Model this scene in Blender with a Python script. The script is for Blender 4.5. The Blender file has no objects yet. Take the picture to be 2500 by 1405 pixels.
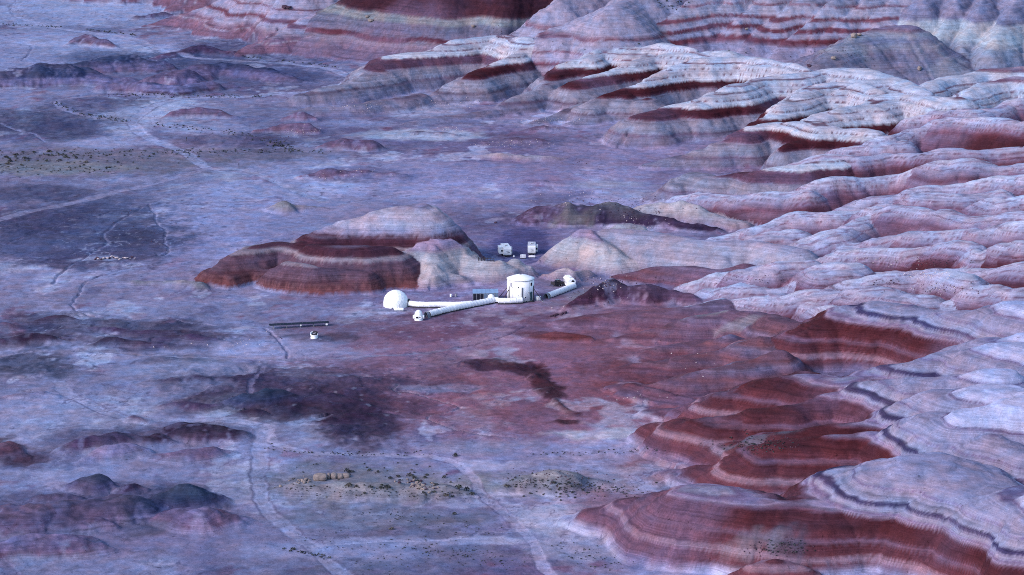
import bpy, bmesh, math, random
import numpy as np
from mathutils import Vector, Matrix

# ------------------------------------------------------------------ camera, sky, sun, exposure
SC = bpy.context.scene
COL = SC.collection
R = math.radians
CAM_H, PITCH, FPX = 202.0, R(12.75), 7430.0
cam_data = bpy.data.cameras.new("camera")
cam = bpy.data.objects.new("camera", cam_data)
COL.objects.link(cam)
cam.location = (0, 0, CAM_H)
cam.rotation_euler = (R(90) - PITCH, 0, 0)
cam_data.sensor_width = 36.0
cam_data.lens = 36.0 * FPX / 2500.0
cam_data.clip_start = 1.0
cam_data.clip_end = 30000.0
SC.camera = cam

SUN_EL, SUN_AZ = R(30.0), R(236.0)       # azimuth clockwise from +Y: low light from the left, a little behind the camera
world = bpy.data.worlds.new("World")
SC.world = world
world.use_nodes = True
wn, wl = world.node_tree.nodes, world.node_tree.links
wn.clear()
w_out = wn.new("ShaderNodeOutputWorld")
w_bg = wn.new("ShaderNodeBackground")
w_sky = wn.new("ShaderNodeTexSky")
w_sky.sky_type = 'NISHITA'
w_sky.sun_disc = False
w_sky.sun_elevation = SUN_EL
w_sky.sun_rotation = SUN_AZ
w_sky.altitude = 1400
w_sky.air_density = 1.0
w_sky.dust_density = 1.4
w_sky.ozone_density = 1.8
w_bg.inputs["Strength"].default_value = 0.15
wl.new(w_sky.outputs[0], w_bg.inputs[0])
wl.new(w_bg.outputs[0], w_out.inputs[0])

sun_data = bpy.data.lights.new("sun", 'SUN')
sun_data.energy = 1.75
sun_data.angle = R(26)
sun_data.color = (1.0, 0.86, 0.90)
sun = bpy.data.objects.new("sun", sun_data)
COL.objects.link(sun)
sdir = Vector((math.sin(SUN_AZ) * math.cos(SUN_EL), math.cos(SUN_AZ) * math.cos(SUN_EL), math.sin(SUN_EL)))
sun.rotation_euler = sdir.to_track_quat('Z', 'Y').to_euler()
sun.location = (-300, 500, 400)

vs = SC.view_settings
vs.view_transform = 'Standard'
vs.look = 'None'
vs.exposure = 1.18
vs.gamma = 1.0
vs.use_curve_mapping = False
SC.cycles.filter_width = 1.0
SC.cycles.use_denoising = False

# ------------------------------------------------------------------ map helpers: survey points read off the photograph
SP, CP = math.sin(PITCH), math.cos(PITCH)


def at(px, py, z=0.0):
    """world point at height z on the line of sight through photograph point (px, py)"""
    a, b = (px - 1250.0) / FPX, (702.5 - py) / FPX
    dx, dy, dz = a, CP + b * SP, -SP + b * CP
    t = (z - CAM_H) / dz
    return (dx * t, dy * t, z)


E_LIGHT = np.array([0.97, 1.02, 1.36])   # colour of the daylight here, used to turn seen colours into surface colours


K_HILL = (1.43, 1.27, 1.20)     # slopes turned to the light receive this much more than level ground


def alb(c, k=1.0):
    c = np.asarray(c, float) / 255.0
    lin = np.where(c <= 0.04045, c / 12.92, ((c + 0.055) / 1.055) ** 2.4)
    return np.clip(lin / (E_LIGHT * np.asarray(k)), 0.004, 0.85)


# ------------------------------------------------------------------ numpy noise
_rng = np.random.RandomState(7)
_perm = _rng.permutation(256)
_perm = np.concatenate([_perm, _perm, _perm]).astype(np.int32)
_ang = _rng.rand(256) * 2 * math.pi
_gx, _gy = np.cos(_ang).astype(np.float32), np.sin(_ang).astype(np.float32)


def noise(x, y, seed=0):
    x = np.asarray(x, np.float32) + np.float32(seed * 17.31)
    y = np.asarray(y, np.float32) + np.float32(seed * 9.17)
    xi, yi = np.floor(x), np.floor(y)
    fx, fy = x - xi, y - yi
    xi = xi.astype(np.int32) & 255
    yi = yi.astype(np.int32) & 255
    u = fx * fx * fx * (fx * (fx * 6 - 15) + 10)
    v = fy * fy * fy * (fy * (fy * 6 - 15) + 10)
    px0, px1 = _perm[xi], _perm[xi + 1]
    h00, h10, h01, h11 = _perm[px0 + yi], _perm[px1 + yi], _perm[px0 + yi + 1], _perm[px1 + yi + 1]
    a = _gx[h00] * fx + _gy[h00] * fy
    b = _gx[h10] * (fx - 1) + _gy[h10] * fy
    c = _gx[h01] * fx + _gy[h01] * (fy - 1)
    d = _gx[h11] * (fx - 1) + _gy[h11] * (fy - 1)
    return (a + u * (b - a) + v * (c - a + u * (a - b - c + d))) * 1.5


def fbm(x, y, seed=0, octaves=4, gain=0.5):
    s = noise(x, y, seed)
    amp, f = 1.0, 1.0
    for k in range(1, octaves):
        amp *= gain
        f *= 2.03
        s = s + amp * noise(x * f, y * f, seed + k)
    return s


def smooth(a, b, v):
    t = np.clip((v - a) / (b - a), 0, 1)
    return t * t * (3 - 2 * t)


# ------------------------------------------------------------------ terrain grid (one height field, dense over the valley, coarse beyond)
NU, FAN = 860, 0.192
u_in = np.linspace(-1, 1, NU)
u_out = np.array([1.02, 1.06, 1.14, 1.3, 1.6, 2.2, 3.5, 6, 11, 22])
U1 = np.concatenate([-u_out[::-1], u_in, u_out])
ys = [560.0]
while ys[-1] < 1480:
    ys.append(ys[-1] + 0.46 * (ys[-1] / 650.0) ** 0.95)
yv = ys[-1]
step = 1.6
while yv < 12000:
    yv += step
    ys.append(yv)
    step *= 1.05 if yv < 1600 else 1.14
yv, step, ylow = 560.0, 0.6, []
while yv > -2500:
    yv -= step
    ylow.append(yv)
    step *= 1.3
Y1 = np.array(ylow[::-1] + ys)
NV, NW = len(Y1), len(U1)
GY = np.repeat(Y1[:, None], NW, 1)
GX = U1[None, :] * FAN * np.maximum(GY, 560.0)
X = GX.ravel().astype(np.float32)
Y = GY.ravel().astype(np.float32)
NP_ = X.size

# gentle domain warp so that no outline is a drawn curve
XW = X + 2.2 * noise(X / 26, Y / 26, 1) + 0.9 * noise(X / 9, Y / 9, 2) + 0.35 * noise(X / 3.1, Y / 3.1, 3)
YW = Y + 3.0 * noise(X / 30, Y / 30, 4) + 1.1 * noise(X / 10, Y / 10, 5) + 0.4 * noise(X / 3.3, Y / 3.3, 6)

# survey coordinates of the flat ground (a map projection of the plain)
_dep = CAM_H
_t = 1.0 / (Y * CP + _dep * SP + 0.0)
QX = np.where(Y > 300, 1250 + FPX * X / np.maximum(Y * CP + CAM_H * SP, 1), -9999)
QY = np.where(Y > 300, 702.5 - FPX * (Y * SP - CAM_H * CP) / np.maximum(Y * CP + CAM_H * SP, 1), 9999)

# ------------------------------------------------------------------ elevation survey of the badlands (px, py, z)
ZPTS = [(1420, 1280, 1), (1690, 1370, 2), (1660, 1203, 8), (1861, 1212, 9), (1996, 1214, 13), (2157, 1133, 17), (2275, 1125, 21),
        (2500, 1180, 21), (2446, 1280, 13.5), (2500, 1262, 17), (2500, 1355, 12), (2194, 1378, 5), (1805, 1395, 4), (2164, 1130, 11), (2231, 1083, 13.5),
        (2352, 1054, 18), (1690, 1140, 3), (1895, 1103, 9), (2107, 1049, 13.5), (2292, 1004, 20), (2500, 978, 25), (1660, 1100, 3),
        (1808, 1079, 6), (2016, 1036, 12), (2083, 1017, 13.5), (2231, 972, 18), (2500, 945, 24), (1580, 1045, 2), (1660, 1026, 7),
        (1860, 999, 11), (2036, 952, 13.5), (2127, 903, 13.5), (2332, 850, 18), (2500, 819, 22), (1760, 856, 3), (1962, 793, 10), (2090, 739, 14.5),
        (2214, 734, 18), (2500, 745, 22), (1740, 690, 4), (1900, 680, 8), (2063, 599, 14), (2402, 604, 20), (2500, 537, 22),
        (1848, 544, 8), (2107, 524, 14), (2340, 440, 19), (2500, 400, 22), (1660, 450, 6), (1895, 403, 11), (2090, 380, 14),
        (2265, 356, 17), (1660, 380, 4), (1751, 346, 8.6), (1835, 306, 12), (1902, 292, 14.5), (2130, 252, 18), (2366, 286, 20),
        (1186, 279, 2), (1354, 178, 10), (1435, 138, 15), (1616, 106, 19), (1045, 242, 2), (1160, 188, 9), (1186, 161, 12),
        (1354, 87, 19), (925, 152, 10.5), (960, 135, 12.5), (1126, 94, 16), (1263, 91, 18), (1368, 210, 9), (1500, 171, 13),
        (1441, 242, 9), (1475, 222, 12), (1536, 286, 9), (1575, 266, 12), (1710, 239, 14.5), (1862, 188, 17), (2013, 165, 19), (1600, 185, 14.5), (1640, 165, 16),
        (1828, 138, 18), (1895, 269, 15), (2036, 195, 18), (2184, 188, 19), (2308, 185, 20), (2500, 188, 21), (2500, 243, 21)]
_ZP = np.array(ZPTS, float)


def zmap(px, py):
    d2 = ((_ZP[:, 0] - px) / 60.0) ** 2 + ((_ZP[:, 1] - py) / 26.0) ** 2 + 0.02
    w = d2 ** -1.6
    return float((w * _ZP[:, 2]).sum() / w.sum())


# ------------------------------------------------------------------ rock strata seen on the slopes: (height, colour as seen in the soft light)
PAL = {
    'north': [(0, (118, 112, 148)), (3, (130, 122, 156)), (4, (104, 87, 115)), (4.6, (136, 130, 162)), (7, (142, 134, 164)), (8.3, (136, 124, 154)),
              (8.7, (97, 56, 77)), (9.4, (76, 36, 52)), (11.0, (85, 40, 53)), (11.5, (110, 67, 85)), (11.9, (182, 178, 206)), (13.2, (176, 172, 202)),
              (13.4, (110, 67, 88)), (13.7, (174, 166, 194)), (15.3, (168, 162, 192)), (15.45, (117, 83, 107)), (15.7, (172, 168, 198)), (17.2, (170, 170, 204)), (17.3, (113, 74, 98)), (17.7, (176, 174, 208)),
              (20, (173, 172, 204)), (20.8, (110, 70, 92)), (21.8, (150, 135, 170)), (24, (103, 61, 85)), (25, (166, 162, 189)), (40, (166, 162, 189))],
    'middle': [(0, (84, 46, 62)), (6.6, (84, 46, 60)), (8.4, (96, 54, 72)), (9.2, (114, 76, 102)), (10.0, (136, 114, 150)), (10.3, (112, 74, 100)), (10.7, (140, 122, 158)), (11.6, (154, 142, 178)), (11.75, (126, 94, 124)), (12.0, (156, 146, 184)), (13.0, (166, 160, 198)), (13.15, (140, 118, 152)), (13.4, (168, 164, 202)), (14.4, (176, 176, 212)), (30, (178, 180, 216))],
    'south': [(0, (122, 100, 146)), (1.0, (128, 104, 148)), (1.8, (112, 78, 108)), (2.6, (108, 65, 84)), (4.2, (113, 68, 86)), (4.6, (142, 112, 138)), (5.4, (146, 112, 138)), (5.8, (110, 63, 78)),
              (6.8, (100, 57, 74)), (7.6, (97, 51, 65)), (7.9, (115, 80, 104)), (8.4, (119, 86, 114)), (8.7, (102, 57, 73)), (10.2, (91, 48, 61)), (11.9, (84, 42, 55)), (12.2, (115, 80, 106)), (12.5, (150, 130, 166)), (12.9, (126, 104, 146)), (13.2, (148, 138, 172)), (13.9, (138, 128, 168)),
              (14.1, (78, 68, 112)), (14.7, (73, 65, 108)), (14.95, (152, 146, 186)), (15.8, (142, 132, 168)), (16.5, (138, 128, 166)), (16.6, (118, 102, 148)), (16.9, (146, 136, 174)), (19.6, (142, 134, 174)), (19.9, (108, 94, 140)), (20.3, (164, 160, 204)), (24, (170, 168, 214)), (40, (172, 170, 216))],
    'mesa': [(8.0, (150, 142, 182)), (15.0, (146, 136, 176)), (16.5, (108, 58, 78)), (18.0, (116, 66, 86)), (18.4, (152, 142, 180)), (20.0, (150, 140, 178)), (20.4, (112, 64, 86)), (21.8, (118, 72, 94)), (22.2, (156, 148, 186)), (24.0, (150, 140, 176)), (24.4, (118, 76, 100)), (25.4, (122, 80, 104)),
             (25.8, (154, 148, 184)), (29.0, (150, 145, 182)), (29.4, (124, 86, 112)), (30.5, (148, 142, 178)), (35.0, (142, 136, 172)), (36.0, (114, 74, 100)), (37.5, (118, 80, 106)), (38.0, (145, 145, 180)), (56.0, (148, 146, 180))],
    'grey_mesa': [(11.0, (128, 130, 166)), (16.0, (140, 140, 172)), (19.0, (168, 168, 192)), (24.0, (160, 160, 188)), (25.0, (124, 122, 162)), (31.0, (134, 130, 170)), (33.0, (142, 138, 176)), (35.0, (138, 126, 166)), (36.0, (116, 78, 104)), (37.4, (120, 84, 108)), (38.0, (140, 140, 176)), (57.0, (146, 146, 180))],
    'red_hill': [(0, (116, 100, 136)), (5, (124, 106, 138)), (8, (138, 122, 152)), (8.6, (106, 64, 86)), (10, (102, 60, 82)), (10.4, (120, 108, 140)), (13, (108, 104, 138)), (15, (114, 110, 140)), (15.8, (134, 132, 150)), (18, (134, 130, 150)), (18.6, (108, 80, 100)), (19.4, (78, 46, 64)), (30, (72, 42, 60)), (60, (72, 42, 60))],
    'lilac_hill': [(0, (116, 84, 114)), (3, (124, 94, 124)), (4.6, (128, 98, 128)), (5, (150, 138, 170)), (5.6, (122, 88, 116)), (8, (150, 140, 176)), (9.6, (148, 134, 170)), (10, (112, 68, 90)), (11, (116, 74, 96)), (11.5, (152, 142, 180)), (14.6, (150, 138, 176)), (15, (120, 78, 102)), (15.6, (150, 142, 178)), (19.5, (146, 136, 172)), (20, (120, 78, 102)), (22, (150, 140, 176)), (60, (150, 140, 176))],
    'hab_hill': [(0, (119, 90, 108)), (0.5, (126, 78, 86)), (1.2, (109, 66, 78)), (1.9, (124, 82, 94)), (2.5, (98, 62, 78)), (3.1, (117, 82, 98)), (3.6, (102, 68, 88)), (4.2, (111, 84, 106)), (5.0, (102, 76, 100)), (6.2, (106, 82, 108)), (7.1, (100, 74, 98)), (7.4, (136, 120, 144)), (8.1, (142, 128, 152)), (8.5, (93, 62, 84)), (9.2, (78, 48, 68)), (10.6, (87, 54, 76)), (11.0, (109, 90, 118)), (11.5, (94, 66, 90)), (12.1, (140, 128, 166)), (13, (150, 142, 182)), (14.5, (160, 152, 186)), (16, (160, 146, 178)), (17.4, (164, 152, 182)), (18.6, (142, 128, 166)), (30, (142, 128, 166))],
    'grey_spur': [(0, (126, 120, 152)), (18, (124, 118, 152)), (20, (138, 134, 164)), (22, (124, 120, 156)), (24, (146, 142, 170)), (25.4, (112, 88, 118)), (26, (128, 116, 156)), (40, (130, 120, 158))],
    'flank': [(0, (122, 116, 152)), (3, (132, 130, 158)), (7, (124, 124, 150)), (10, (110, 112, 142)), (12, (96, 84, 118)), (14, (88, 66, 96)), (30, (120, 104, 140))],
    'cream': [(0, (140, 122, 154)), (1.5, (152, 136, 164)), (3, (168, 154, 176)), (6, (172, 160, 180)), (8, (166, 154, 178)), (8.6, (144, 124, 156)), (9.3, (156, 134, 172)), (20, (160, 138, 178))],
    'pale_ridge': [(0, (130, 110, 144)), (2.0, (140, 126, 158)), (4, (152, 142, 172)), (6, (148, 140, 172)), (8, (154, 146, 178)), (10, (150, 138, 172)), (20, (154, 144, 178))],
    'dark_hill': [(0, (79, 57, 90)), (1.4, (67, 53, 88)), (2.6, (72, 57, 90)), (4.2, (62, 53, 86)), (4.8, (71, 64, 93)), (5.6, (100, 95, 114)), (6.4, (138, 132, 146)), (20, (138, 132, 146))],
    'black_hill': [(0, (92, 61, 89)), (1.6, (82, 51, 79)), (3.2, (71, 46, 70)), (4.2, (54, 44, 70)), (5.2, (51, 49, 75)), (5.9, (94, 92, 116)), (6.3, (168, 164, 184)), (20, (160, 158, 186))],
    'red_low': [(0, (115, 96, 130)), (0.8, (117, 85, 113)), (1.6, (112, 70, 90)), (2.2, (124, 91, 116)), (2.8, (114, 85, 113)), (3.6, (119, 79, 97)), (4.4, (114, 87, 116)), (5.4, (122, 104, 137)), (6.2, (114, 77, 96)), (8, (115, 85, 111)), (10, (106, 62, 75)), (14, (143, 129, 165)), (30, (153, 145, 180))],
    'orange_low': [(0, (128, 82, 98)), (1, (124, 68, 78)), (3, (120, 62, 72)), (9, (120, 66, 78))],
    'slate': [(0, (80, 58, 88)), (.7, (78, 52, 80)), (1.1, (112, 102, 148)), (2.2, (104, 98, 146)), (2.9, (112, 106, 154)), (3.4, (70, 74, 122)), (4.6, (50, 60, 102)), (5.6, (58, 68, 112)), (20, (52, 62, 106))],
    'maroon': [(0.00, (86, 68, 108)), (0.47, (76, 53, 84)), (1.25, (65, 44, 74)), (2.34, (59, 43, 70)), (15.60, (58, 43, 70))],
    'maroon_soft': [(0.00, (101, 83, 126)), (0.62, (92, 70, 112)), (1.56, (83, 62, 100)), (3.12, (79, 59, 97)), (15.60, (79, 59, 97))],
    'blue_low': [(0.00, (86, 78, 121)), (0.78, (74, 69, 110)), (1.95, (61, 66, 103)), (3.12, (62, 74, 108)), (15.60, (67, 78, 111))],
    'olive': [(0.00, (92, 80, 117)), (0.78, (79, 69, 106)), (1.25, (116, 108, 152)), (1.56, (66, 66, 107)), (2.65, (57, 64, 102)), (3.59, (69, 71, 101)), (4.37, (75, 75, 97)), (15.60, (75, 74, 99))],
    'mauve': [(0.00, (122, 108, 152)), (0.55, (103, 75, 107)), (1.09, (114, 88, 122)), (1.72, (103, 88, 131)), (2.50, (107, 96, 140)), (3.12, (122, 112, 160)), (15.60, (122, 112, 160))],
    'mound': [(0, (126, 110, 154)), (0.5, (136, 108, 138)), (0.9, (101, 68, 96)), (1.5, (112, 86, 116)), (2.1, (97, 76, 110)), (2.8, (104, 86, 126)), (3.6, (94, 67, 98)), (5, (108, 90, 132)), (20, (108, 90, 132))],
    'beige': [(0, (120, 113, 144)), (1, (128, 122, 147)), (2.5, (140, 134, 153)), (20, (144, 138, 155))],
    'lilac_lobe': [(0, (126, 116, 164)), (1, (132, 120, 168)), (3, (138, 126, 174)), (20, (138, 126, 174))],
}
PAL_NAMES = list(PAL)


def pal_eval(name, s):
    st = PAL[name]
    zs = np.array([p[0] for p in st], float)
    cs = np.array([alb(p[1], K_HILL) for p in st])
    return np.stack([np.interp(s, zs, cs[:, k]) for k in range(3)], 1)


# ------------------------------------------------------------------ ridges: (object, palette, crest points (px, py[, z]), relief, spread, power, gully depth)
RIDGES = []


def ridge(obj, pal, pts, r=9, k=1.7, p=1.6, gul=1.0, dz=0.0):
    if obj == 'dark_mound':
        pts = [(q[0], q[1], q[2] * .74) for q in pts]
        r, k = r * .74, k * 1.25
    RIDGES.append((obj, pal, [(q[0], q[1], (q[2] if len(q) > 2 else zmap(q[0], q[1])) + dz) for q in pts], r, k, p, gul))


B = 'banded_badlands'
S, N, M = 'south', 'north', 'middle'
# --- lower right, nearest spurs
ridge(B, S, [(1996, 1214, 13.2), (2117, 1150, 16.5), (2200, 1132, 18.5), (2275, 1125, 19.5), (2330, 1140, 19), (2400, 1165, 20), (2500, 1190, 21), (2600, 1200, 22)], 20, 1.35, 2.6)
ridge(B, S, [(1418, 1262, 2), (1480, 1240, 4.5), (1560, 1215, 7), (1660, 1200, 10), (1710, 1192, 12.5), (1761, 1193, 13.2), (1861, 1210, 13.6), (1930, 1216, 13.6), (2030, 1212, 14)], 13, 1.5, 1.9)
ridge(B, S, [(1690, 1372, 1.5), (1745, 1340, 4), (1804, 1306, 6.6), (1862, 1270, 9.4), (1910, 1245, 11.4)], 10, 1.1, 1.6, .7)
ridge(B, S, [(1800, 1400, 3), (1850, 1378, 5.5), (1900, 1362, 6.5), (1960, 1385, 5)], 8, 1.5)
ridge(B, S, [(2180, 1385, 2.5), (2265, 1356, 5), (2330, 1328, 8), (2412, 1296, 11.5), (2466, 1274, 13.6), (2500, 1262, 15.5), (2600, 1235, 18)], 14, 1.3, 1.8)
ridge(B, S, [(2330, 1412, 5), (2420, 1382, 8), (2500, 1352, 11), (2600, 1315, 14)], 12, 1.4)
ridge(B, S, [(2440, 1228, 14.5), (2500, 1185, 19), (2600, 1150, 22)], 14, 1.4, 2)
ridge(B, S, [(2090, 1172, 8), (2164, 1130, 11.5), (2231, 1083, 13.6), (2298, 1063, 16), (2352, 1054, 18), (2430, 1070, 19.5), (2500, 1090, 20)], 12, 1.4, 1.8)
ridge(B, S, [(2372, 1139, 11), (2413, 1112, 13.8), (2493, 1082, 17.5), (2600, 1060, 20)], 12, 1.4, 1.8)
ridge(B, S, [(1640, 1150, 1.5), (1720, 1138, 4), (1841, 1123, 7), (1895, 1103, 9), (1969, 1083, 11), (2030, 1063, 12.6), (2107, 1049, 13.6), (2124, 1043, 14.2), (2198, 1043, 15.5), (2245, 1029, 17), (2292, 1004, 20), (2366, 1002, 22), (2500, 976, 25), (2600, 960, 26)], 13, 1.5, 1.8)
ridge(B, S, [(1640, 1106, 2), (1751, 1086, 5), (1808, 1079, 6.5), (1902, 1066, 9), (1952, 1059, 10.5), (2016, 1036, 12.6), (2083, 1017, 14), (2144, 999, 15.5), (2231, 972, 18), (2298, 955, 20), (2399, 942, 22), (2500, 945, 24), (2600, 940, 25)], 12, 1.5, 1.8)
ridge(B, S, [(1580, 1047, 2), (1610, 1034, 4.5), (1660, 1026, 7), (1751, 1024, 8.5), (1815, 1014, 9.5), (1862, 999, 11), (1925, 982, 12.4), (1983, 965, 13.2), (2036, 950, 14), (2120, 935, 16), (2220, 922, 19), (2330, 905, 21), (2450, 900, 23)], 12, 1.5, 1.8)
ridge(B, S, [(1700, 985, 4), (1790, 958, 8), (1880, 925, 11), (1960, 915, 12), (2060, 925, 13.4), (2127, 903, 14), (2171, 890, 15), (2251, 877, 17), (2332, 850, 19), (2420, 845, 21), (2560, 850, 23)], 12, 1.6, 1.8)
ridge(B, S, [(2360, 836, 18.5), (2420, 820, 21), (2500, 817, 22), (2600, 815, 23)], 8, 1.8, 2)
ridge(B, 'red_low', [(1500, 905, 1), (1560, 888, 2), (1640, 872, 3.4), (1760, 856, 4.5), (1858, 826, 7.5)], 6, 2.2)
ridge(B, S, [(1760, 862, 3), (1858, 828, 6.5), (1962, 793, 11), (2023, 769, 13), (2070, 755, 14), (2090, 741, 14.8), (2147, 732, 16.5), (2214, 734, 17.6), (2275, 747, 17), (2350, 752, 19), (2500, 742, 22), (2600, 740, 23)], 13, 1.7, 1.9)
ridge(B, 'red_low', [(1380, 784, 1), (1450, 768, 2.2), (1560, 758, 3.5), (1660, 748, 5), (1760, 735, 6)], 5, 2.4)
ridge(B, 'red_low', [(1520, 822, 1), (1640, 795, 3.8), (1700, 770, 6), (1760, 756, 7), (1850, 764, 8), (1930, 780, 9)], 7, 2.0)
ridge(B, 'red_low', [(1540, 952, 1.5), (1640, 930, 3.2), (1740, 905, 5), (1830, 878, 7), (1900, 850, 9)], 7, 2.0)
ridge(B, 'red_low', [(1500, 945, 1.2), (1540, 938, 2.2), (1620, 958, 2.4), (1690, 975, 2)], 4, 2.2)
ridge(B, 'red_low', [(1600, 1005, 1.5), (1720, 985, 4), (1830, 950, 8), (1900, 928, 10)], 9, 1.9)
ridge(B, 'orange_low', [(1285, 823, 0.8), (1350, 809, 2.2), (1430, 816, 1.6)], 3, 2)
ridge(B, 'red_low', [(1540, 868, .8), (1620, 850, 2.6), (1720, 832, 4), (1790, 815, 6)], 5, 2.2)
ridge(B, M, [(1690, 745, 4), (1760, 728, 6), (1850, 722, 8), (1960, 722, 9), (2020, 742, 10)], 11.5, 1.29, 1.9, .85)
# --- middle right, pale low lobes
ridge(B, M, [(1830, 742, 5), (1915, 725, 8), (2020, 708, 11), (2100, 704, 12.5), (2180, 712, 13), (2260, 722, 15)], 14.6, 1.29, 1.9, .85)
ridge(B, M, [(1740, 706, 3.5), (1794, 692, 6), (1848, 683, 8), (1962, 668, 10), (2010, 648, 12), (2080, 640, 13)], 13.0, 1.29, 1.9, .85)
ridge(B, M, [(1680, 690, 3), (1754, 668, 6), (1841, 658, 8), (1900, 640, 10), (1980, 622, 12)], 11.5, 1.29, 1.9, .85)
ridge(B, M, [(1982, 621, 9), (2030, 611, 11), (2063, 600, 12), (2164, 594, 13.5), (2300, 590, 16), (2372, 589, 18), (2402, 604, 18)], 16.2, 1.00, 1.9, .85)
ridge(B, M, [(2110, 655, 11), (2180, 640, 13), (2300, 648, 15), (2400, 640, 17), (2500, 640, 19)], 13.0, 1.29, 1.9, .85)
ridge(B, M, [(2359, 636, 16), (2402, 606, 18.5), (2466, 594, 20), (2500, 588, 21), (2600, 580, 22)], 16.2, 1.03, 1.9, .85)
ridge(B, M, [(2340, 731, 15), (2399, 698, 18.5), (2440, 690, 20), (2500, 686, 21), (2600, 680, 22)], 16.2, 1.03, 1.9, .85)
ridge(B, M, [(2100, 697, 11), (2180, 676, 13.5), (2260, 668, 15), (2360, 672, 17)], 13.0, 1.22, 1.9, .85)
ridge(B, M, [(2090, 593, 11), (2147, 574, 13.6), (2231, 561, 16), (2300, 552, 18), (2399, 547, 20), (2500, 537, 22), (2600, 530, 23)], 16.2, 1.10, 1.9, .85)
ridge(B, M, [(1860, 612, 7), (1960, 588, 10.5), (2050, 560, 13), (2107, 524, 15), (2147, 500, 16.5), (2231, 498, 18.5), (2332, 514, 19.5), (2500, 517, 22), (2600, 515, 23)], 16.2, 1.16, 1.9, .85)
ridge(B, M, [(1760, 570, 5), (1848, 544, 8), (1962, 522, 11), (2063, 502, 14), (2100, 492, 15), (2160, 478, 16)], 13.0, 1.22, 1.9, .85)
ridge(B, M, [(1750, 590, 5), (1850, 575, 8), (1950, 560, 10)], 9.9, 1.42, 1.9, .85)
ridge(B, M, [(2060, 510, 11), (2085, 495, 13.6), (2130, 470, 16), (2231, 452, 18.5), (2340, 440, 20), (2500, 430, 22), (2600, 425, 23)], 16.2, 1.10, 1.9, .85)
ridge(B, M, [(1640, 478, 3), (1700, 468, 6), (1800, 470, 9), (1900, 462, 11.5), (1980, 455, 13)], 11.5, 1.29, 1.9, .85)
ridge(B, M, [(1900, 470, 9), (2000, 445, 13), (2080, 428, 15), (2180, 410, 17), (2300, 400, 19), (2500, 392, 21), (2600, 390, 22)], 14.6, 1.16, 1.9, .85)
ridge(B, M, [(2420, 490, 19), (2500, 470, 22), (2600, 460, 23)], 13.0, 1.16, 1.9, .85)
ridge(B, M, [(2250, 478, 17), (2350, 470, 19), (2440, 450, 21)], 13.0, 1.16, 1.9, .85)
# --- upper right
ridge(B, N, [(1610, 470, 2.5), (1660, 445, 6.5), (1694, 424, 8), (1750, 428, 9), (1804, 420, 10), (1862, 415, 11.5), (1952, 400, 13.2), (2036, 383, 15)], 8, 1.7, 1.8, .6)
ridge(B, M, [(1830, 432, 7), (1895, 405, 11), (1952, 398, 12.4), (2036, 381, 14.5), (2090, 378, 15.5), (2164, 363, 17), (2265, 356, 18.5), (2400, 345, 20), (2600, 335, 22)], 14.6, 1.10, 1.9, .85)
ridge(B, N, [(1590, 402, 1.2), (1660, 380, 4), (1705, 362, 6.5), (1751, 344, 9), (1801, 321, 11.7), (1835, 306, 12.8), (1868, 296, 13.8), (1902, 291, 14.5), (1976, 291, 15.5), (2020, 303, 16)], 12, 1.4, 1.7, .6)
ridge(B, N, [(1930, 345, 11.5), (1985, 330, 12.6), (2040, 318, 14), (2120, 316, 15)], 9, 1.5, 1.8, .6)
ridge(B, M, [(2130, 342, 13), (2177, 323, 15.2), (2231, 302, 17), (2298, 289, 18.5), (2366, 286, 20), (2500, 290, 21.5), (2600, 290, 22)], 14.6, 1.10, 1.9, .85)
ridge(B, M, [(2060, 352, 12), (2130, 345, 14), (2210, 330, 16)], 13.0, 1.16, 1.9, .85)
ridge(B, N, [(1960, 296, 13), (1989, 285, 14.5), (2010, 275, 15.6), (2070, 262, 16.8), (2130, 250, 18), (2160, 234, 19), (2185, 227, 19.6), (2251, 228, 20), (2340, 240, 20.5)], 9, 1.6, 1.9, .6)
ridge(B, M, [(2225, 275, 17), (2290, 262, 18.5), (2350, 262, 20), (2366, 275, 20), (2416, 259, 21), (2466, 245, 21.5), (2500, 242, 22), (2600, 238, 22)], 13.0, 1.10, 1.9, .85)
ridge(B, N, [(1860, 284, 12.6), (1895, 269, 14.5), (1946, 239, 16.4), (2000, 208, 18.2), (2036, 195, 19), (2080, 197, 19.4), (2140, 215, 19.4)], 10, 1.5, 1.8, .6)
ridge(B, N, [(1545, 288, 8.4), (1580, 276, 11), (1640, 254, 13), (1710, 238, 15), (1788, 212, 17), (1862, 188, 18.4), (1970, 173, 19.6), (2013, 165, 20), (2107, 166, 20.5), (2160, 180, 20)], 11, 1.5, 1.8, .6)
ridge(B, N, [(2045, 224, 17), (2063, 214, 18), (2114, 197, 19.4), (2184, 187, 20), (2245, 220, 19)], 7, 1.7, 1.9, .6)
ridge(B, N, [(2230, 236, 18), (2275, 200, 20), (2308, 185, 20.6), (2399, 168, 21.5), (2500, 165, 22), (2600, 160, 23)], 8, 1.6, 1.8, .6)
ridge(B, N, [(2345, 236, 19), (2413, 200, 21), (2446, 190, 21.6), (2500, 187, 22), (2600, 185, 23)], 8, 1.6, 1.7, .6)
ridge(B, N, [(1441, 244, 8.6), (1475, 224, 11), (1522, 207, 12.6), (1559, 197, 14), (1603, 177, 15.6), (1640, 163, 16.8), (1700, 148, 18), (1828, 136, 19.2), (1915, 150, 19.2), (1960, 165, 19)], 11, 1.4, 1.7, .6)
ridge(B, N, [(1365, 214, 8), (1400, 200, 10.6), (1488, 172, 13.2), (1536, 151, 15), (1576, 131, 16.6), (1670, 122, 18.4), (1780, 125, 19.4)], 10, 1.5, 1.7, .6)
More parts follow.
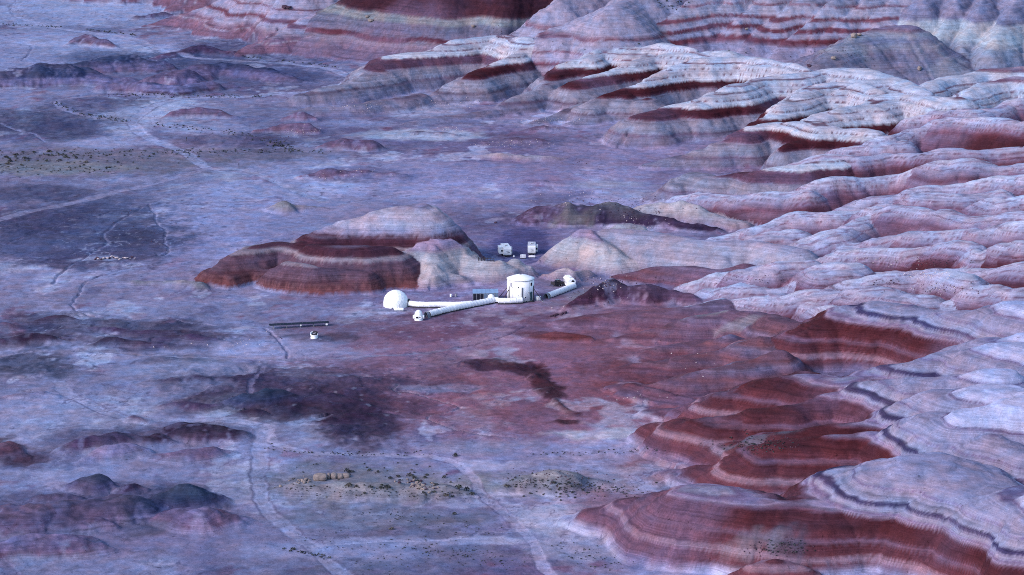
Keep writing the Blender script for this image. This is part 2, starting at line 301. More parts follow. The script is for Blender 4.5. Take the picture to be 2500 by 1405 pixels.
ridge(B, N, [(1170, 288, 1), (1210, 268, 3), (1267, 235, 6), (1324, 205, 9), (1354, 178, 11), (1391, 151, 13.8), (1435, 138, 15.6), (1468, 114, 17.4), (1536, 110, 18.8), (1616, 105, 19.6), (1690, 112, 20)], 13, 1.3, 1.6, .6)
ridge(B, N, [(1300, 302, 1), (1360, 280, 3), (1425, 250, 6), (1470, 240, 7.5), (1520, 230, 10)], 8, 1.6, 1.7, .6)
ridge(B, N, [(1400, 300, 1.5), (1480, 272, 4.5), (1535, 250, 7.5), (1580, 240, 9)], 7, 1.7, 1.7, .6)
ridge(B, N, [(1470, 315, 1.2), (1540, 302, 3), (1600, 290, 6), (1650, 280, 9), (1700, 268, 11)], 8, 1.7, 1.7, .6)
ridge(B, N, [(1030, 250, 1), (1060, 232, 3.4), (1085, 216, 5.2), (1125, 198, 7.6), (1160, 184, 9.6), (1186, 161, 12.2), (1257, 134, 14.4), (1300, 111, 16.4), (1354, 87, 18.6), (1428, 82, 19.6), (1520, 92, 20)], 13, 1.3, 1.6, .6)
ridge(B, N, [(690, 252, 1), (730, 230, 4), (780, 215, 5.6), (840, 200, 7), (905, 175, 8.6), (920, 157, 10.6), (948, 138, 12.4), (1000, 128, 13.6), (1065, 116, 14.8), (1126, 94, 16.8), (1210, 83, 18), (1263, 90, 18.4), (1300, 100, 18)], 13, 1.5, 1.7, .6)
ridge(B, N, [(700, 278, .6), (760, 262, 2), (860, 258, 3), (960, 240, 4), (1020, 228, 4)], 4, 2.4, 1.7, .6)
ridge(B, N, [(990, 300, .8), (1080, 285, 1.8), (1160, 275, 2.4), (1240, 262, 3)], 3, 2.4, 1.7, .6)
# --- the slopes closing the valley
MS = 'mesa_slope'
ridge(MS, 'red_hill', [(850, 30, 14), (890, -20, 24), (960, -70, 34), (1100, -110, 42), (1300, -115, 43), (1500, -115, 43)], 36, 1.7, 1.3, 1.1)
ridge(MS, 'lilac_hill', [(1235, 84, 17.5), (1290, 50, 23), (1334, 17, 28.5), (1367, -6, 32), (1440, -60, 39)], 18, 1.2, 1.5, 1.0)
ridge(MS, 'lilac_hill', [(1325, 100, 18), (1360, 82, 21), (1400, 54, 25), (1450, 30, 29), (1502, 10, 33), (1560, -30, 37), (1700, -90, 42)], 18, 1.5, 1.7, 1.2)
ridge(MS, 'lilac_hill', [(585, 135, 1), (625, 105, 4.6), (672, 82, 8), (750, 48, 12.5), (810, 20, 16), (850, -10, 20), (880, -50, 25)], 17, 1.5, 1.6, 1.0)
ridge(MS, 'lilac_hill', [(690, 62, 6), (740, 20, 12), (790, -30, 19)], 12, 1.5, 1.6, 1.0)
ridge(MS, 'lilac_hill', [(365, 62, 1), (430, 38, 5), (497, 17, 10), (560, -15, 17), (660, -45, 24), (760, -70, 30)], 14, 1.6, 1.6, 1.2)
ridge(MS, 'lilac_hill', [(130, -5, 1), (250, -25, 6), (420, -45, 10), (520, -60, 16)], 9, 1.8)
for k, (xa, ya, za, xb, yb, zb) in enumerate([(1560, 118, 15, 1760, -60, 40), (1650, 110, 15, 1850, -70, 41), (1740, 108, 15, 1945, -75, 42), (1815, 112, 15, 2040, -75, 42),
                                             (1900, 115, 15.5, 2130, -75, 42), (1985, 110, 16, 2210, -75, 42), (2060, 100, 17, 2280, -75, 42)]):
    ridge(MS, 'mesa', [(xa, ya, za), ((xa * 2 + xb) / 3, (ya * 2 + yb) / 3 - 6, (za * 2 + zb) / 3 + 1.5), ((xa + xb * 2) / 3, (ya + yb * 2) / 3 - 6, (za + zb * 2) / 3 + 1.5), (xb, yb, zb)], 22, .95, 1.35, .7)
for k, (xa, ya, za, xb, yb, zb) in enumerate([(2185, 95, 18, 2300, -70, 42), (2290, 105, 18, 2360, -75, 42), (2350, 110, 18, 2440, -75, 42), (2420, 120, 18, 2520, -70, 42), (2520, 115, 18, 2600, -70, 42)]):
    ridge(MS, 'grey_mesa', [(xa, ya, za), ((xa + xb) / 2, (ya + yb) / 2 - 10, (za + zb) / 2 + 2), (xb, yb, zb)], 22, .95, 1.4, .8)
ridge(MS, 'grey_spur', [(2010, 150, 18), (2045, 110, 22), (2090, 85, 24.5), (2150, 70, 26), (2220, 62, 27)], 10, 1.9, 1.5, 1.2)
ridge(MS, 'mesa', [(1450, -130, 40), (1750, -140, 43), (2100, -140, 43), (2700, -140, 43)], 30, 1.8, 1.5)
ridge('far_mesa', 'mesa', [(500, -425, 60), (1400, -430, 62), (2100, -430, 64), (3200, -430, 60)], 60, 4.0, 1.5)
# --- hill beside the station
H = 'station_hill'
ridge(H, 'hab_hill', [(742, 592, 9.4), (790, 564, 12), (850, 538, 14.4), (920, 516, 16.8), (985, 503, 18.4), (1035, 500, 18.8)], 17, 1.12, 2.1, .35)
ridge(H, 'flank', [(1085, 520, 15), (1112, 548, 10), (1126, 580, 5)], 9, .9, 1.5, .8)
ridge(H, 'hab_hill', [(480, 688, 1.5), (520, 655, 4.6), (570, 622, 7.4), (630, 598, 9), (690, 592, 9), (720, 600, 8.6), (790, 602, 9), (880, 604, 9.4)], 9.5, 1.15, 2.0, .6)
ridge(H, 'hab_hill', [(560, 668, 3.6), (600, 650, 4.4), (650, 655, 4), (690, 660, 4)], 6, 1.1, 1.9)
ridge(H, 'hab_hill', [(690, 640, 7.4), (760, 652, 7.2), (830, 655, 6.4), (880, 660, 6)], 8, 1.1, 2.0)
ridge(H, 'hab_hill', [(740, 690, 3.2), (800, 688, 3.8), (870, 690, 3)], 4.5, .9, 1.8)
ridge(H, 'hab_hill', [(770, 598, 10.2), (830, 596, 11.4), (890, 598, 11.2), (950, 606, 10)], 12, 1.2, 1.8, .8)
ridge(H, 'hab_hill', [(860, 618, 9), (920, 632, 7.4), (960, 650, 5.5)], 9, 1.15, 1.9)
ridge(H, 'hab_hill', [(900, 680, 3), (960, 672, 3.4), (1000, 690, 2)], 4, 1.2, 1.8)
ridge(H, 'cream', [(1005, 608, 9), (1030, 594, 10.4), (1062, 582, 11.2), (1105, 586, 10), (1125, 606, 7.6), (1150, 630, 5.4), (1190, 644, 4.6)], 11, 1.15, 1.4, 1.2)
ridge(H, 'cream', [(1085, 596, 9), (1125, 612, 7.2), (1155, 630, 6), (1185, 641, 5.4), (1222, 638, 5.6)], 7.5, 1.5, 1.4, 1.0)
ridge(H, 'cream', [(1012, 640, 5), (1060, 660, 4), (1110, 672, 2.6), (1160, 678, 1.2)], 4, 1.8, 1.5, 1.0)
ridge(H, 'cream', [(1175, 652, 3.4), (1200, 646, 4.2), (1225, 638, 5.2), (1246, 642, 4.6), (1264, 634, 5.6), (1290, 652, 3.4), (1310, 670, 1)], 6, 1.0, 1.4, 1.8)
ridge(H, 'cream', [(1050, 600, 10), (1040, 640, 6.4), (1035, 670, 4), (1030, 695, 1.4)], 7, 1.3, 1.5, 1.2)
ridge(H, 'cream', [(1330, 672, 1.4), (1355, 664, 2.8), (1385, 656, 3.4), (1405, 664, 2.8), (1440, 660, 2)], 3.5, 1.1, 1.5, 1.4)
ridge('low_hill', 'beige', [(245, 692, .6), (300, 682, 1.5), (370, 688, 1.2), (440, 685, 1.8), (480, 690, 2)], 2.0, 1.7, 1.7)
# --- pale ridge and dark hills right of the station
PR = 'pale_ridge'
ridge(PR, 'cream', [(1332, 636, .5), (1360, 606, 4.4), (1385, 580, 8), (1420, 558, 10.6), (1445, 560, 10.4), (1480, 586, 8.6), (1515, 606, 6.6), (1545, 630, 4), (1558, 652, 1.6)], 10.5, 1.35, 1.35, 1.6)
ridge(PR, 'pale_ridge', [(1490, 560, 10), (1530, 560, 10.2), (1580, 566, 10.2), (1660, 580, 9.8), (1740, 590, 9.6), (1850, 592, 10), (1950, 605, 10.5)], 11, 1.2, 1.9, .6)
ridge(PR, 'pale_ridge', [(1610, 604, 7), (1660, 612, 6.8), (1760, 618, 7.2)], 8, 1.4, 1.9, .5)
ridge(PR, 'red_low', [(1530, 668, 2), (1600, 652, 4), (1680, 648, 5.6), (1760, 655, 6), (1820, 640, 7)], 6, 2.0)
ridge(PR, 'cream', [(1490, 556, 7.4), (1508, 546, 8.4), (1540, 546, 8.4), (1562, 552, 7.6)], 4, 1.0, 2.2)
DH = 'dark_hill'
ridge(DH, 'dark_hill', [(1283, 536, 1), (1310, 514, 3.6), (1340, 499, 5.4), (1390, 491, 7), (1480, 491, 7), (1550, 508, 5.6), (1640, 534, 3.2), (1740, 556, 1.6)], 7, 1.6, 1.6, 1.8)
ridge(DH, 'cream', [(1555, 512, 4), (1580, 496, 6), (1620, 486, 7), (1665, 490, 6.6), (1740, 514, 4.5), (1800, 538, 3)], 7, 1.3, 1.6, 1.6)
BH = 'dark_hill'
ridge(BH, 'black_hill', [(1370, 760, .4), (1400, 738, 2), (1440, 708, 4.4), (1475, 680, 6.4), (1490, 671, 7), (1530, 678, 6.6), (1580, 682, 6.2), (1640, 700, 4), (1700, 715, 3)], 7.5, 1.35, 1.4, 1.3)
# --- small mounds on the plain
MO = 'mound'
ridge(MO, 'mound', [(160, 112, .5), (205, 84, 4.2), (240, 92, 3.6), (285, 116, .5)], 4.5, 1.8, 1.5, 1.7)
ridge(MO, 'mound', [(395, 288, .8), (450, 262, 3.8), (510, 262, 3.8), (575, 282, 1)], 4, 2.0, 1.7, 1.7)
ridge(MO, 'mound', [(630, 318, 1.2), (690, 298, 3.4), (745, 303, 3.2), (775, 318, 1)], 4, 1.6, 1.6, 1.7)
ridge(MO, 'mound', [(700, 285, 1), (735, 272, 3), (770, 285, 1)], 3, 1.8, 1.6, 1.7)
ridge(MO, 'mound', [(795, 358, 1.2), (850, 337, 4.4), (905, 342, 4), (945, 362, 1)], 4.6, 1.5, 1.8, 1.7)
ridge(MO, 'mound', [(735, 430, .8), (810, 412, 2.8), (880, 414, 2.2), (980, 426, .5)], 3, 2.4, 1.6, 1.7)
ridge(MO, 'beige', [(648, 507, .6), (690, 490, 3.6), (715, 497, 2.2), (795, 508, .6)], 3.8, 1.8, 1.4, 1.7)
ridge(MO, 'mound', [(1290, 318, .8), (1330, 304, 2.6), (1385, 312, 1.2)], 3, 2.0, 1.6, 1.7)
ridge(MO, 'cream', [(1160, 380, .8), (1220, 373, 2.2), (1300, 377, 2.2), (1395, 388, .8)], 2.6, 1.3, 2, 1.7)
ridge(MO, 'mound', [(1190, 345, .8), (1260, 336, 1.8), (1330, 342, 1.2)], 2.4, 2.4, 1.6, 1.7)
ridge(MO, 'mound', [(940, 330, .6), (1010, 322, 1.4), (1100, 326, 1.0)], 1.8, 2.6, 1.6, 1.7)
ridge(MO, 'red_low', [(1280, 452, .4), (1330, 445, 1.2), (1390, 450, .6)], 1.4, 2.4, 1.6, 1.7)
# --- low blue hills top left
LH = 'low_hill'
ridge(LH, 'slate', [(-90, 170, 7), (60, 160, 7.6), (150, 156, 7.6), (200, 160, 6), (270, 182, 4.2), (340, 195, 2)], 8, 2.0, 1.9, 1.7)
ridge(LH, 'slate', [(180, 152, 5), (260, 140, 6), (330, 133, 6), (380, 150, 4)], 6, 2.2, 1.8, 1.7)
ridge(LH, 'slate', [(380, 185, 4), (420, 172, 6), (455, 168, 6), (470, 185, 4)], 6, 1.6, 2.0, 1.7)
ridge(LH, 'slate', [(455, 160, 5.6), (540, 152, 5.6), (640, 165, 4.6), (710, 190, 2)], 5, 2.4, 1.8, 1.7)
ridge(LH, 'slate', [(250, 205, 3), (340, 200, 4), (430, 205, 4.2), (520, 200, 3)], 4, 1.9, 1.8, 1.7)
ridge(LH, 'maroon_soft', [(330, 42, 1), (400, 30, 2), (450, 40, 1)], 2, 3, 1.6, 1.7)
ridge(LH, 'maroon_soft', [(390, 140, 1.2), (480, 112, 3), (560, 125, 1.6)], 3, 3, 1.6, 1.7)
ridge(LH, 'mound', [(330, 72, .6), (430, 62, 1.6), (560, 76, 1)], 1.6, 3, 1.6, 1.7)
# --- low dark hills lower left
DM = 'dark_mound'
ridge(DM, 'maroon', [(-30, 832, 1.5), (55, 818, 3), (110, 822, 2.4), (150, 836, .8)], 3, 2.0, 1.7, 1.7)
ridge(DM, 'maroon', [(200, 845, .8), (260, 826, 2.4), (310, 830, 2), (400, 838, 1)], 2.6, 2.2, 1.6, 1.7)
ridge(DM, 'maroon', [(60, 790, .8), (120, 772, 2.6), (160, 772, 2.2), (210, 788, .6)], 2.6, 2.0, 1.6, 1.7)
ridge(DM, 'maroon_soft', [(150, 810, 1), (220, 803, 1.8), (330, 808, 1.8), (420, 806, 1.2)], 1.8, 2.8, 1.6, 1.7)
ridge(DM, 'maroon_soft', [(400, 825, 1), (480, 815, 2.0), (560, 830, 1.2)], 2, 3, 1.6, 1.7)
ridge(DM, 'mound', [(-20, 795, 1.8), (20, 788, 2.2), (60, 798, 1)], 2.2, 1.8, 1.6, 1.7)
ridge(DM, 'maroon', [(385, 1056, 1.6), (440, 1036, 3.4), (520, 1036, 4), (580, 1048, 3), (612, 1066, .8)], 4.2, 1.9, 1.7, 1.7)
ridge(DM, 'maroon_soft', [(165, 1092, 1.6), (225, 1062, 4), (300, 1051, 4), (345, 1066, 2)], 4.2, 1.8, 1.6, 1.7)
ridge(DM, 'lilac_lobe', [(205, 1122, .8), (265, 1087, 3.8), (320, 1080, 3.4), (350, 1100, 1)], 3.8, 1.6, 1.7, 1.7)
ridge(DM, 'maroon', [(310, 1068, 1.6), (370, 1060, 2.8), (430, 1076, .8)], 3, 1.9, 1.6, 1.7)
ridge(DM, 'maroon', [(300, 1022, 1), (320, 1015, 2.2), (380, 1036, .8)], 2.2, 2, 1.6, 1.7)
ridge(DM, 'mauve', [(360, 1110, 1.4), (440, 1100, 2.6), (520, 1090, 2.6), (560, 1095, 1.2)], 2.8, 2.2, 1.6, 1.7)
ridge(DM, 'blue_low', [(160, 1186, .8), (222, 1162, 4), (275, 1178, 1)], 4, 1.8, 1.4, 1.7)
ridge(DM, 'blue_low', [(360, 1206, 3), (400, 1192, 4.6), (440, 1178, 6), (472, 1190, 5), (535, 1222, .8)], 6, 1.7, 1.5, 1.7)
ridge(DM, 'olive', [(-40, 1245, 4.4), (60, 1236, 5.4), (150, 1222, 6.2), (250, 1208, 6.6), (340, 1205, 5.6), (362, 1240, 2.4)], 6.6, 1.9, 1.7, 1.7)
ridge(DM, 'olive', [(130, 1245, 4.4), (165, 1260, 3.6), (220, 1268, 2.8), (260, 1280, 1.6)], 4, 1.9, 1.6, 1.7)
ridge(DM, 'mauve', [(400, 1246, 2), (440, 1238, 3.6), (480, 1242, 4), (565, 1257, 1.6)], 4, 2.2, 1.8, 1.7)
ridge(DM, 'mauve', [(-40, 1326, 4), (80, 1302, 4.6), (180, 1312, 3.6), (215, 1335, 1)], 5, 1.7, 1.8, 1.7)
ridge(DM, 'blue_low', [(100, 1215, 2), (150, 1202, 3.4), (195, 1218, 1)], 3, 2, 1.6, 1.7)
ridge(DM, 'maroon', [(290, 1188, 1.4), (315, 1178, 2.6), (350, 1190, 1)], 2.4, 1.7, 1.6, 1.7)
ridge(DM, 'blue_low', [(555, 978, 1.6), (600, 962, 3.4), (640, 952, 5), (700, 966, 3), (745, 986, .8)], 5, 1.9, 1.6, 1.7)
ridge(DM, 'maroon_soft', [(410, 990, 1.6), (470, 979, 3), (525, 986, 1.6)], 3, 2.4, 1.6, 1.7)
ridge(DM, 'maroon', [(555, 1018, 1.2), (620, 1000, 2.8), (662, 1018, 1)], 2.8, 2.2, 1.6, 1.7)
ridge(DM, 'red_low', [(-40, 1095, 2.6), (15, 1082, 3), (50, 1105, 1)], 3, 2, 1.6, 1.7)
ridge(DM, 'maroon', [(700, 985, 1), (800, 965, 2.4), (900, 985, 1)], 2.2, 3.2, 1.6, 1.7)
ridge(DM, 'maroon', [(740, 1035, 1), (850, 1010, 2.8), (930, 1010, 1.4)], 2.6, 3.0, 1.6, 1.7)
ridge(DM, 'mauve', [(25, 968, .8), (110, 954, 2), (150, 962, 1)], 2, 2, 1.6, 1.7)
ridge(MO, 'beige', [(1255, 1186, .8), (1310, 1164, 2.4), (1360, 1148, 3.8), (1445, 1168, 1.4), (1500, 1180, .6)], 3.8, 2.6, 1.4, 1.7)
ridge(MO, 'beige', [(690, 1194, .8), (760, 1180, 1.8), (860, 1178, 2.4), (980, 1172, 2.6), (1050, 1180, 2.6), (1150, 1200, .8)], 2.8, 3.0, 1.5, 1.7)

OBJ_NAMES = ['desert_plain']
for rr in RIDGES:
    if rr[0] not in OBJ_NAMES:
        OBJ_NAMES.append(rr[0])

# plain, dead level where the station stands
st_x, st_y, _ = at(1180, 720)
lev = smooth(30, 80, np.hypot((X - st_x) * 0.9, (Y - st_y) * 0.7))
flat_m = np.where(Y < 2500, 1.0, 0.0)
Zb = (0.55 * noise(X / 70, Y / 70, 11) + 0.3 * noise(X / 24, Y / 24, 12) + 0.12 * noise(X / 7, Y / 7, 13)) * lev + 0.03 * noise(X / 2.2, Y / 2.2, 14)
Zb = Zb * flat_m
# ground under the badlands climbs gently
_xb = np.interp(Y, [600, 720, 760, 830, 900, 980, 1080, 1180, 1300, 1400], [30, 50, 48, 75, 60, 95, 70, 25, -5, -20])
Zb = Zb + np.clip((X - _xb) * 0.05, 0, 9) * (Y > 500) * (Y < 1600)
Z = Zb.copy().astype(np.float32)
WIN = np.full(NP_, -1, np.int16)
WD = np.zeros(NP_, np.float32)
ZC = np.zeros(NP_, np.float32)

cell = 0
for rid, (obj, pal, pts, r, k, p, gul) in enumerate(RIDGES):
    P3 = np.array([at(*q) for q in pts])
    w = k * r
    reach = w * 1.35 + 6
    m = np.nonzero((X > P3[:, 0].min() - reach) & (X < P3[:, 0].max() + reach) & (Y > P3[:, 1].min() - reach) & (Y < P3[:, 1].max() + reach))[0]
    if m.size == 0:
        continue
    x, y = XW[m], YW[m]
    h = np.full(m.size, -1e9, np.float32)
    zcr = np.zeros(m.size, np.float32)
    rr_ = min(r, 14)
    acc = 0.0
    for i in range(len(P3) - 1):
        ax, ay, az = P3[i]
        bx, by, bz = P3[i + 1]
        ex, ey = bx - ax, by - ay
        L2 = ex * ex + ey * ey
        L = math.sqrt(L2)
        q = np.nonzero((x > min(ax, bx) - reach) & (x < max(ax, bx) + reach) & (y > min(ay, by) - reach) & (y < max(ay, by) + reach))[0]
        if q.size == 0:
            acc += L
            continue
        xq, yq = x[q], y[q]
        t = ((xq - ax) * ex + (yq - ay) * ey) / L2
        tc = np.clip(t, 0, 1)
        dx, dy = xq - (ax + tc * ex), yq - (ay + tc * ey)
        d = np.hypot(dx, dy)
        u = d / w
        # along-crest coordinate, carried round the nose by angle, so that gullies run down the slope
        ang = np.arctan2(dx * ey - dy * ex, dx * ex + dy * ey)
        turn = (np.abs(ang) - np.pi / 2) * 5.0
        tt = acc + tc * L + np.where(t < 0, -turn, np.where(t > 1, -turn, 0)) + np.sign(ang) * 40
        cst = np.full_like(tt, rid * 3.7)
        nn = noise(tt / 15.0, cst, 21)
        n2 = noise(tt / 5.5, cst + 9, 22)
        n3 = noise(tt / 1.9 + d * 0.03, cst + d / 40, 23)
        lob = noise((acc + tc * L) / (21.0 if pal == M else 24.0), np.full_like(tt, rid * 2.3), 24)
        calm = pal in ('cream', 'pale_ridge', 'hab_hill', 'flank', 'grey_spur')
        la = .03 if calm else (.19 if pal == M else .13)
        u = u * (1.0 - (.06 if calm else .30 if pal == M else .14) * lob)
        uu = u * (1.0 + 0.16 * gul * nn * np.clip(u * 2, 0, 1))
        g = np.where(uu < 1, uu ** p, 1 + 0.55 * p * (uu - 1))
        ramp = np.clip(u * 1.6 - 0.25, 0, 1)
        hq = az + tc * (bz - az) + la * rr_ * (lob - .35) * np.clip(az / 6, 0, 1) - r * g - gul * rr_ * (0.085 * np.clip(1 - np.abs(nn) * 5, 0, 1) * ramp + 0.05 * np.clip(1 - np.abs(n2) * 3.2, 0, 1) * ramp + (0.004 if pal == M else 0.014) * np.clip(1 - np.abs(n3) * 2.0, 0, 1) * np.clip(u * 2.2 - .9, 0, 1))
        zcr[q] = np.where(hq > h[q], az + tc * (bz - az) + la * rr_ * (lob - .35) * np.clip(az / 6, 0, 1), zcr[q])
        h[q] = np.maximum(h[q], hq)
        acc += L
    h = h.astype(np.float32)
    # soft union so that feet ease into the ground
    z0 = Z[m]
    hh = np.clip(0.5 + 0.5 * (h - z0) / 0.35, 0, 1)
    Z[m] = z0 * (1 - hh) + h * hh + 0.35 * hh * (1 - hh) * 0.5
    win = h > z0
    WIN[m[win]] = rid
    ZC[m[win]] = zcr[win]
    WD[m] = np.where(win, h, WD[m])

hill = (WIN >= 0)
_sm = np.isin(WIN, [i for i, rr in enumerate(RIDGES) if rr[0] in ('mound', 'dark_mound', 'low_hill', 'dark_hill')])
Z += _sm * np.clip((Z - Zb) / 1.5, 0, 1) * (.6 * noise(X / 9, Y / 9, 36) + .42 * noise(X / 3.9, Y / 3.9, 37) + .16 * noise(X / 1.7, Y / 1.7, 39) - .22 * (Z - Zb) * smooth(-.2, .5, noise(X / 13, Y / 13, 38)))
Z += (0.10 * noise(X / 4.5, Y / 4.5, 31) + 0.05 * noise(X / 1.7, Y / 1.7, 32)) * hill * lev
# small overlapping lobes parted by sharp gullies ride on the big spurs
_rp = [rr[1] if rr[0] == 'banded_badlands' else '' for rr in RIDGES]
_am = np.zeros(NP_, np.float32)
for _n, _a in (('middle', 1.0), ('north', .5), ('south', .42), ('red_low', .55)):
    _am[np.isin(WIN, [i for i, q in enumerate(_rp) if q == _n])] = _a
_am *= smooth(.4, 3.0, Z - Zb)
_lx, _ly = X + .55 * (Y - 900) + 3 * noise(X / 20, Y / 20, 121), Y - .10 * X + 2.2 * noise(X / 17, Y / 17, 122)
Z += _am * (2.3 * (np.sqrt(np.abs(noise(_lx / 40, _ly / 13, 123)) + .02) - .5) + .75 * (np.sqrt(np.abs(noise(_lx / 17, _ly / 6.5, 124)) + .03) - .5))
_sw = 0.5 * noise(X / 34, Y / 34, 91) + 0.2 * noise(X / 9, Y / 9, 92)
_bed = np.isin(WIN, [i for i, rr in enumerate(RIDGES) if rr[0] in ('banded_badlands', 'mesa_slope', 'station_hill')]) & (Z - Zb > .6)
_s = Z + _sw
_bed = _bed * np.where(np.isin(WIN, [i for i, rr in enumerate(RIDGES) if rr[1] == M]), .3, 1.0)
Z += _bed * (0.20 * np.sin(_s * 2 * np.pi / 2.3) + 0.07 * np.sin(_s * 2 * np.pi / 1.07 + 1.3 + .8 * noise(X / 40, Y / 40, 33)) )
# the flats are hummocky away from the yard
Z += ((~hill) & (Y < 2000)) * lev * (.16 * noise(X / 5.2, Y / 5.2, 34) + .07 * noise(X / 2.1, Y / 2.1, 35))
ZG = Z.reshape(NV, NW)


def gz(x, y):
    j = int(np.clip(np.searchsorted(Y1, y), 1, NV - 1))
    j = j if abs(Y1[j] - y) < abs(Y1[j - 1] - y) else j - 1
    u = x / (FAN * max(y, 560.0))
    i = int(np.clip(np.searchsorted(U1, u), 1, NW - 1))
    i = i if abs(U1[i] - u) < abs(U1[i - 1] - u) else i - 1
    return float(ZG[j, i])


def ground_at(px, py):
    """point of the terrain that the photograph shows at (px, py)"""
    prev = None
    for z in np.arange(60, -1.01, -0.25):
        q = at(px, py, float(z))
        g = gz(q[0], q[1])
        if g >= z - 1e-6:
            if prev is None:
                return Vector((q[0], q[1], g))
            a = 0.5
            q = ((q[0] + prev[0]) / 2, (q[1] + prev[1]) / 2)
            return Vector((q[0], q[1], gz(*q)))
        prev = q
    q = at(px, py, 0)
    return Vector((q[0], q[1], gz(q[0], q[1])))


# ------------------------------------------------------------------ surface colours
def mix(a, b, t):
    return a * (1 - t[:, None]) + b * t[:, None]


def solid(c):
    return np.repeat(alb(c)[None, :], NP_, 0)


n_a = fbm(X / 85, Y / 110, 41, 5)
n_b = fbm(X / 26, Y / 40, 45, 4)
n_c = fbm(X / 7, Y / 9, 50, 3)
n_d = noise(X / 1.6, Y / 2.0, 55)
C = solid((126, 120, 170))
C = mix(C, solid((140, 118, 160)), smooth(-.1, .6, noise(X / 130, Y / 160, 57) + .4 * n_b) * .35)
C = mix(C, solid((146, 142, 198)), smooth(0.0, 0.6, n_a + 0.5 * n_b) * 0.95)
C = mix(C, solid((98, 86, 134)), smooth(0.2, 0.8, -n_a + 0.55 * n_b + 0.3 * n_c) * 0.85)
C = mix(C, solid((166, 164, 214)), smooth(0.40, 0.62, n_b + 0.45 * n_c - 0.05) * 0.6)
C = mix(C, solid((86, 80, 130)), smooth(0.45, 0.8, -n_b + 0.55 * n_c) * 0.5)
C = mix(C, solid((120, 76, 110)), smooth(0.5, 0.8, noise(X / 19, Y / 30, 58) + .5 * n_c) * 0.45)

C = mix(C, solid((122, 92, 128)), smooth(.1, .7, noise(X / 95, Y / 130, 111) + .35 * n_b) * .5)
C = mix(C, solid((96, 92, 138)), smooth(.15, .7, noise(X / 75, Y / 110, 112) + .35 * n_b) * .5)
C = mix(C, solid((152, 152, 200)), smooth(.25, .7, noise(X / 60, Y / 90, 113) + .45 * n_b) * .5)
_ap = smooth(900, 1300, QX) * (1 - smooth(1750, 1950, QX)) * smooth(720, 800, QY) * (1 - smooth(1040, 1120, QY))
WQX = QX + 30 * n_b + 14 * n_c + 16 * n_a
WQY = QY + (7 * fbm(X / 22, Y / 30, 60, 4) + 5 * n_a) * np.clip(np.abs(QY) / 500, .5, 1.6)


def patch(cx, cy, rx, ry, col, s=0.8, soft=0.5, rot=0.0):
    global C, Z
    dx, dy = WQX - cx, WQY - cy
    if rot:
        dy = dy - dx * rot
    m = np.nonzero((np.abs(dx) < rx * 2.2) & (np.abs(dy) < ry * 2.2))[0]
    if not m.size:
        return
    dark = sum(col) < 270
    d = np.sqrt((dx[m] / rx) ** 2 + (dy[m] / ry) ** 2) + 0.26 * n_c[m] + 0.16 * n_d[m] + (.34 * n_b[m] if dark else .15 * n_b[m])
    soft = max(soft, .55)
    w = s * (1 - smooth(1 - soft * .6, 1 + soft * 0.7, d))
    if dark:   # dark soils are broken ground: streaked, and standing a little proud
        w = w * (.72 + .28 * smooth(-.35, .25, n_c[m] + .5 * n_d[m]))
        Z[m] += w * lev[m] * (~hill[m]) * (.35 + .7 * n_b[m] + .45 * n_c[m]) * min(1.0, rx / 80)
    C[m] = mix(C[m], np.repeat(alb(col)[None], m.size, 0), w)


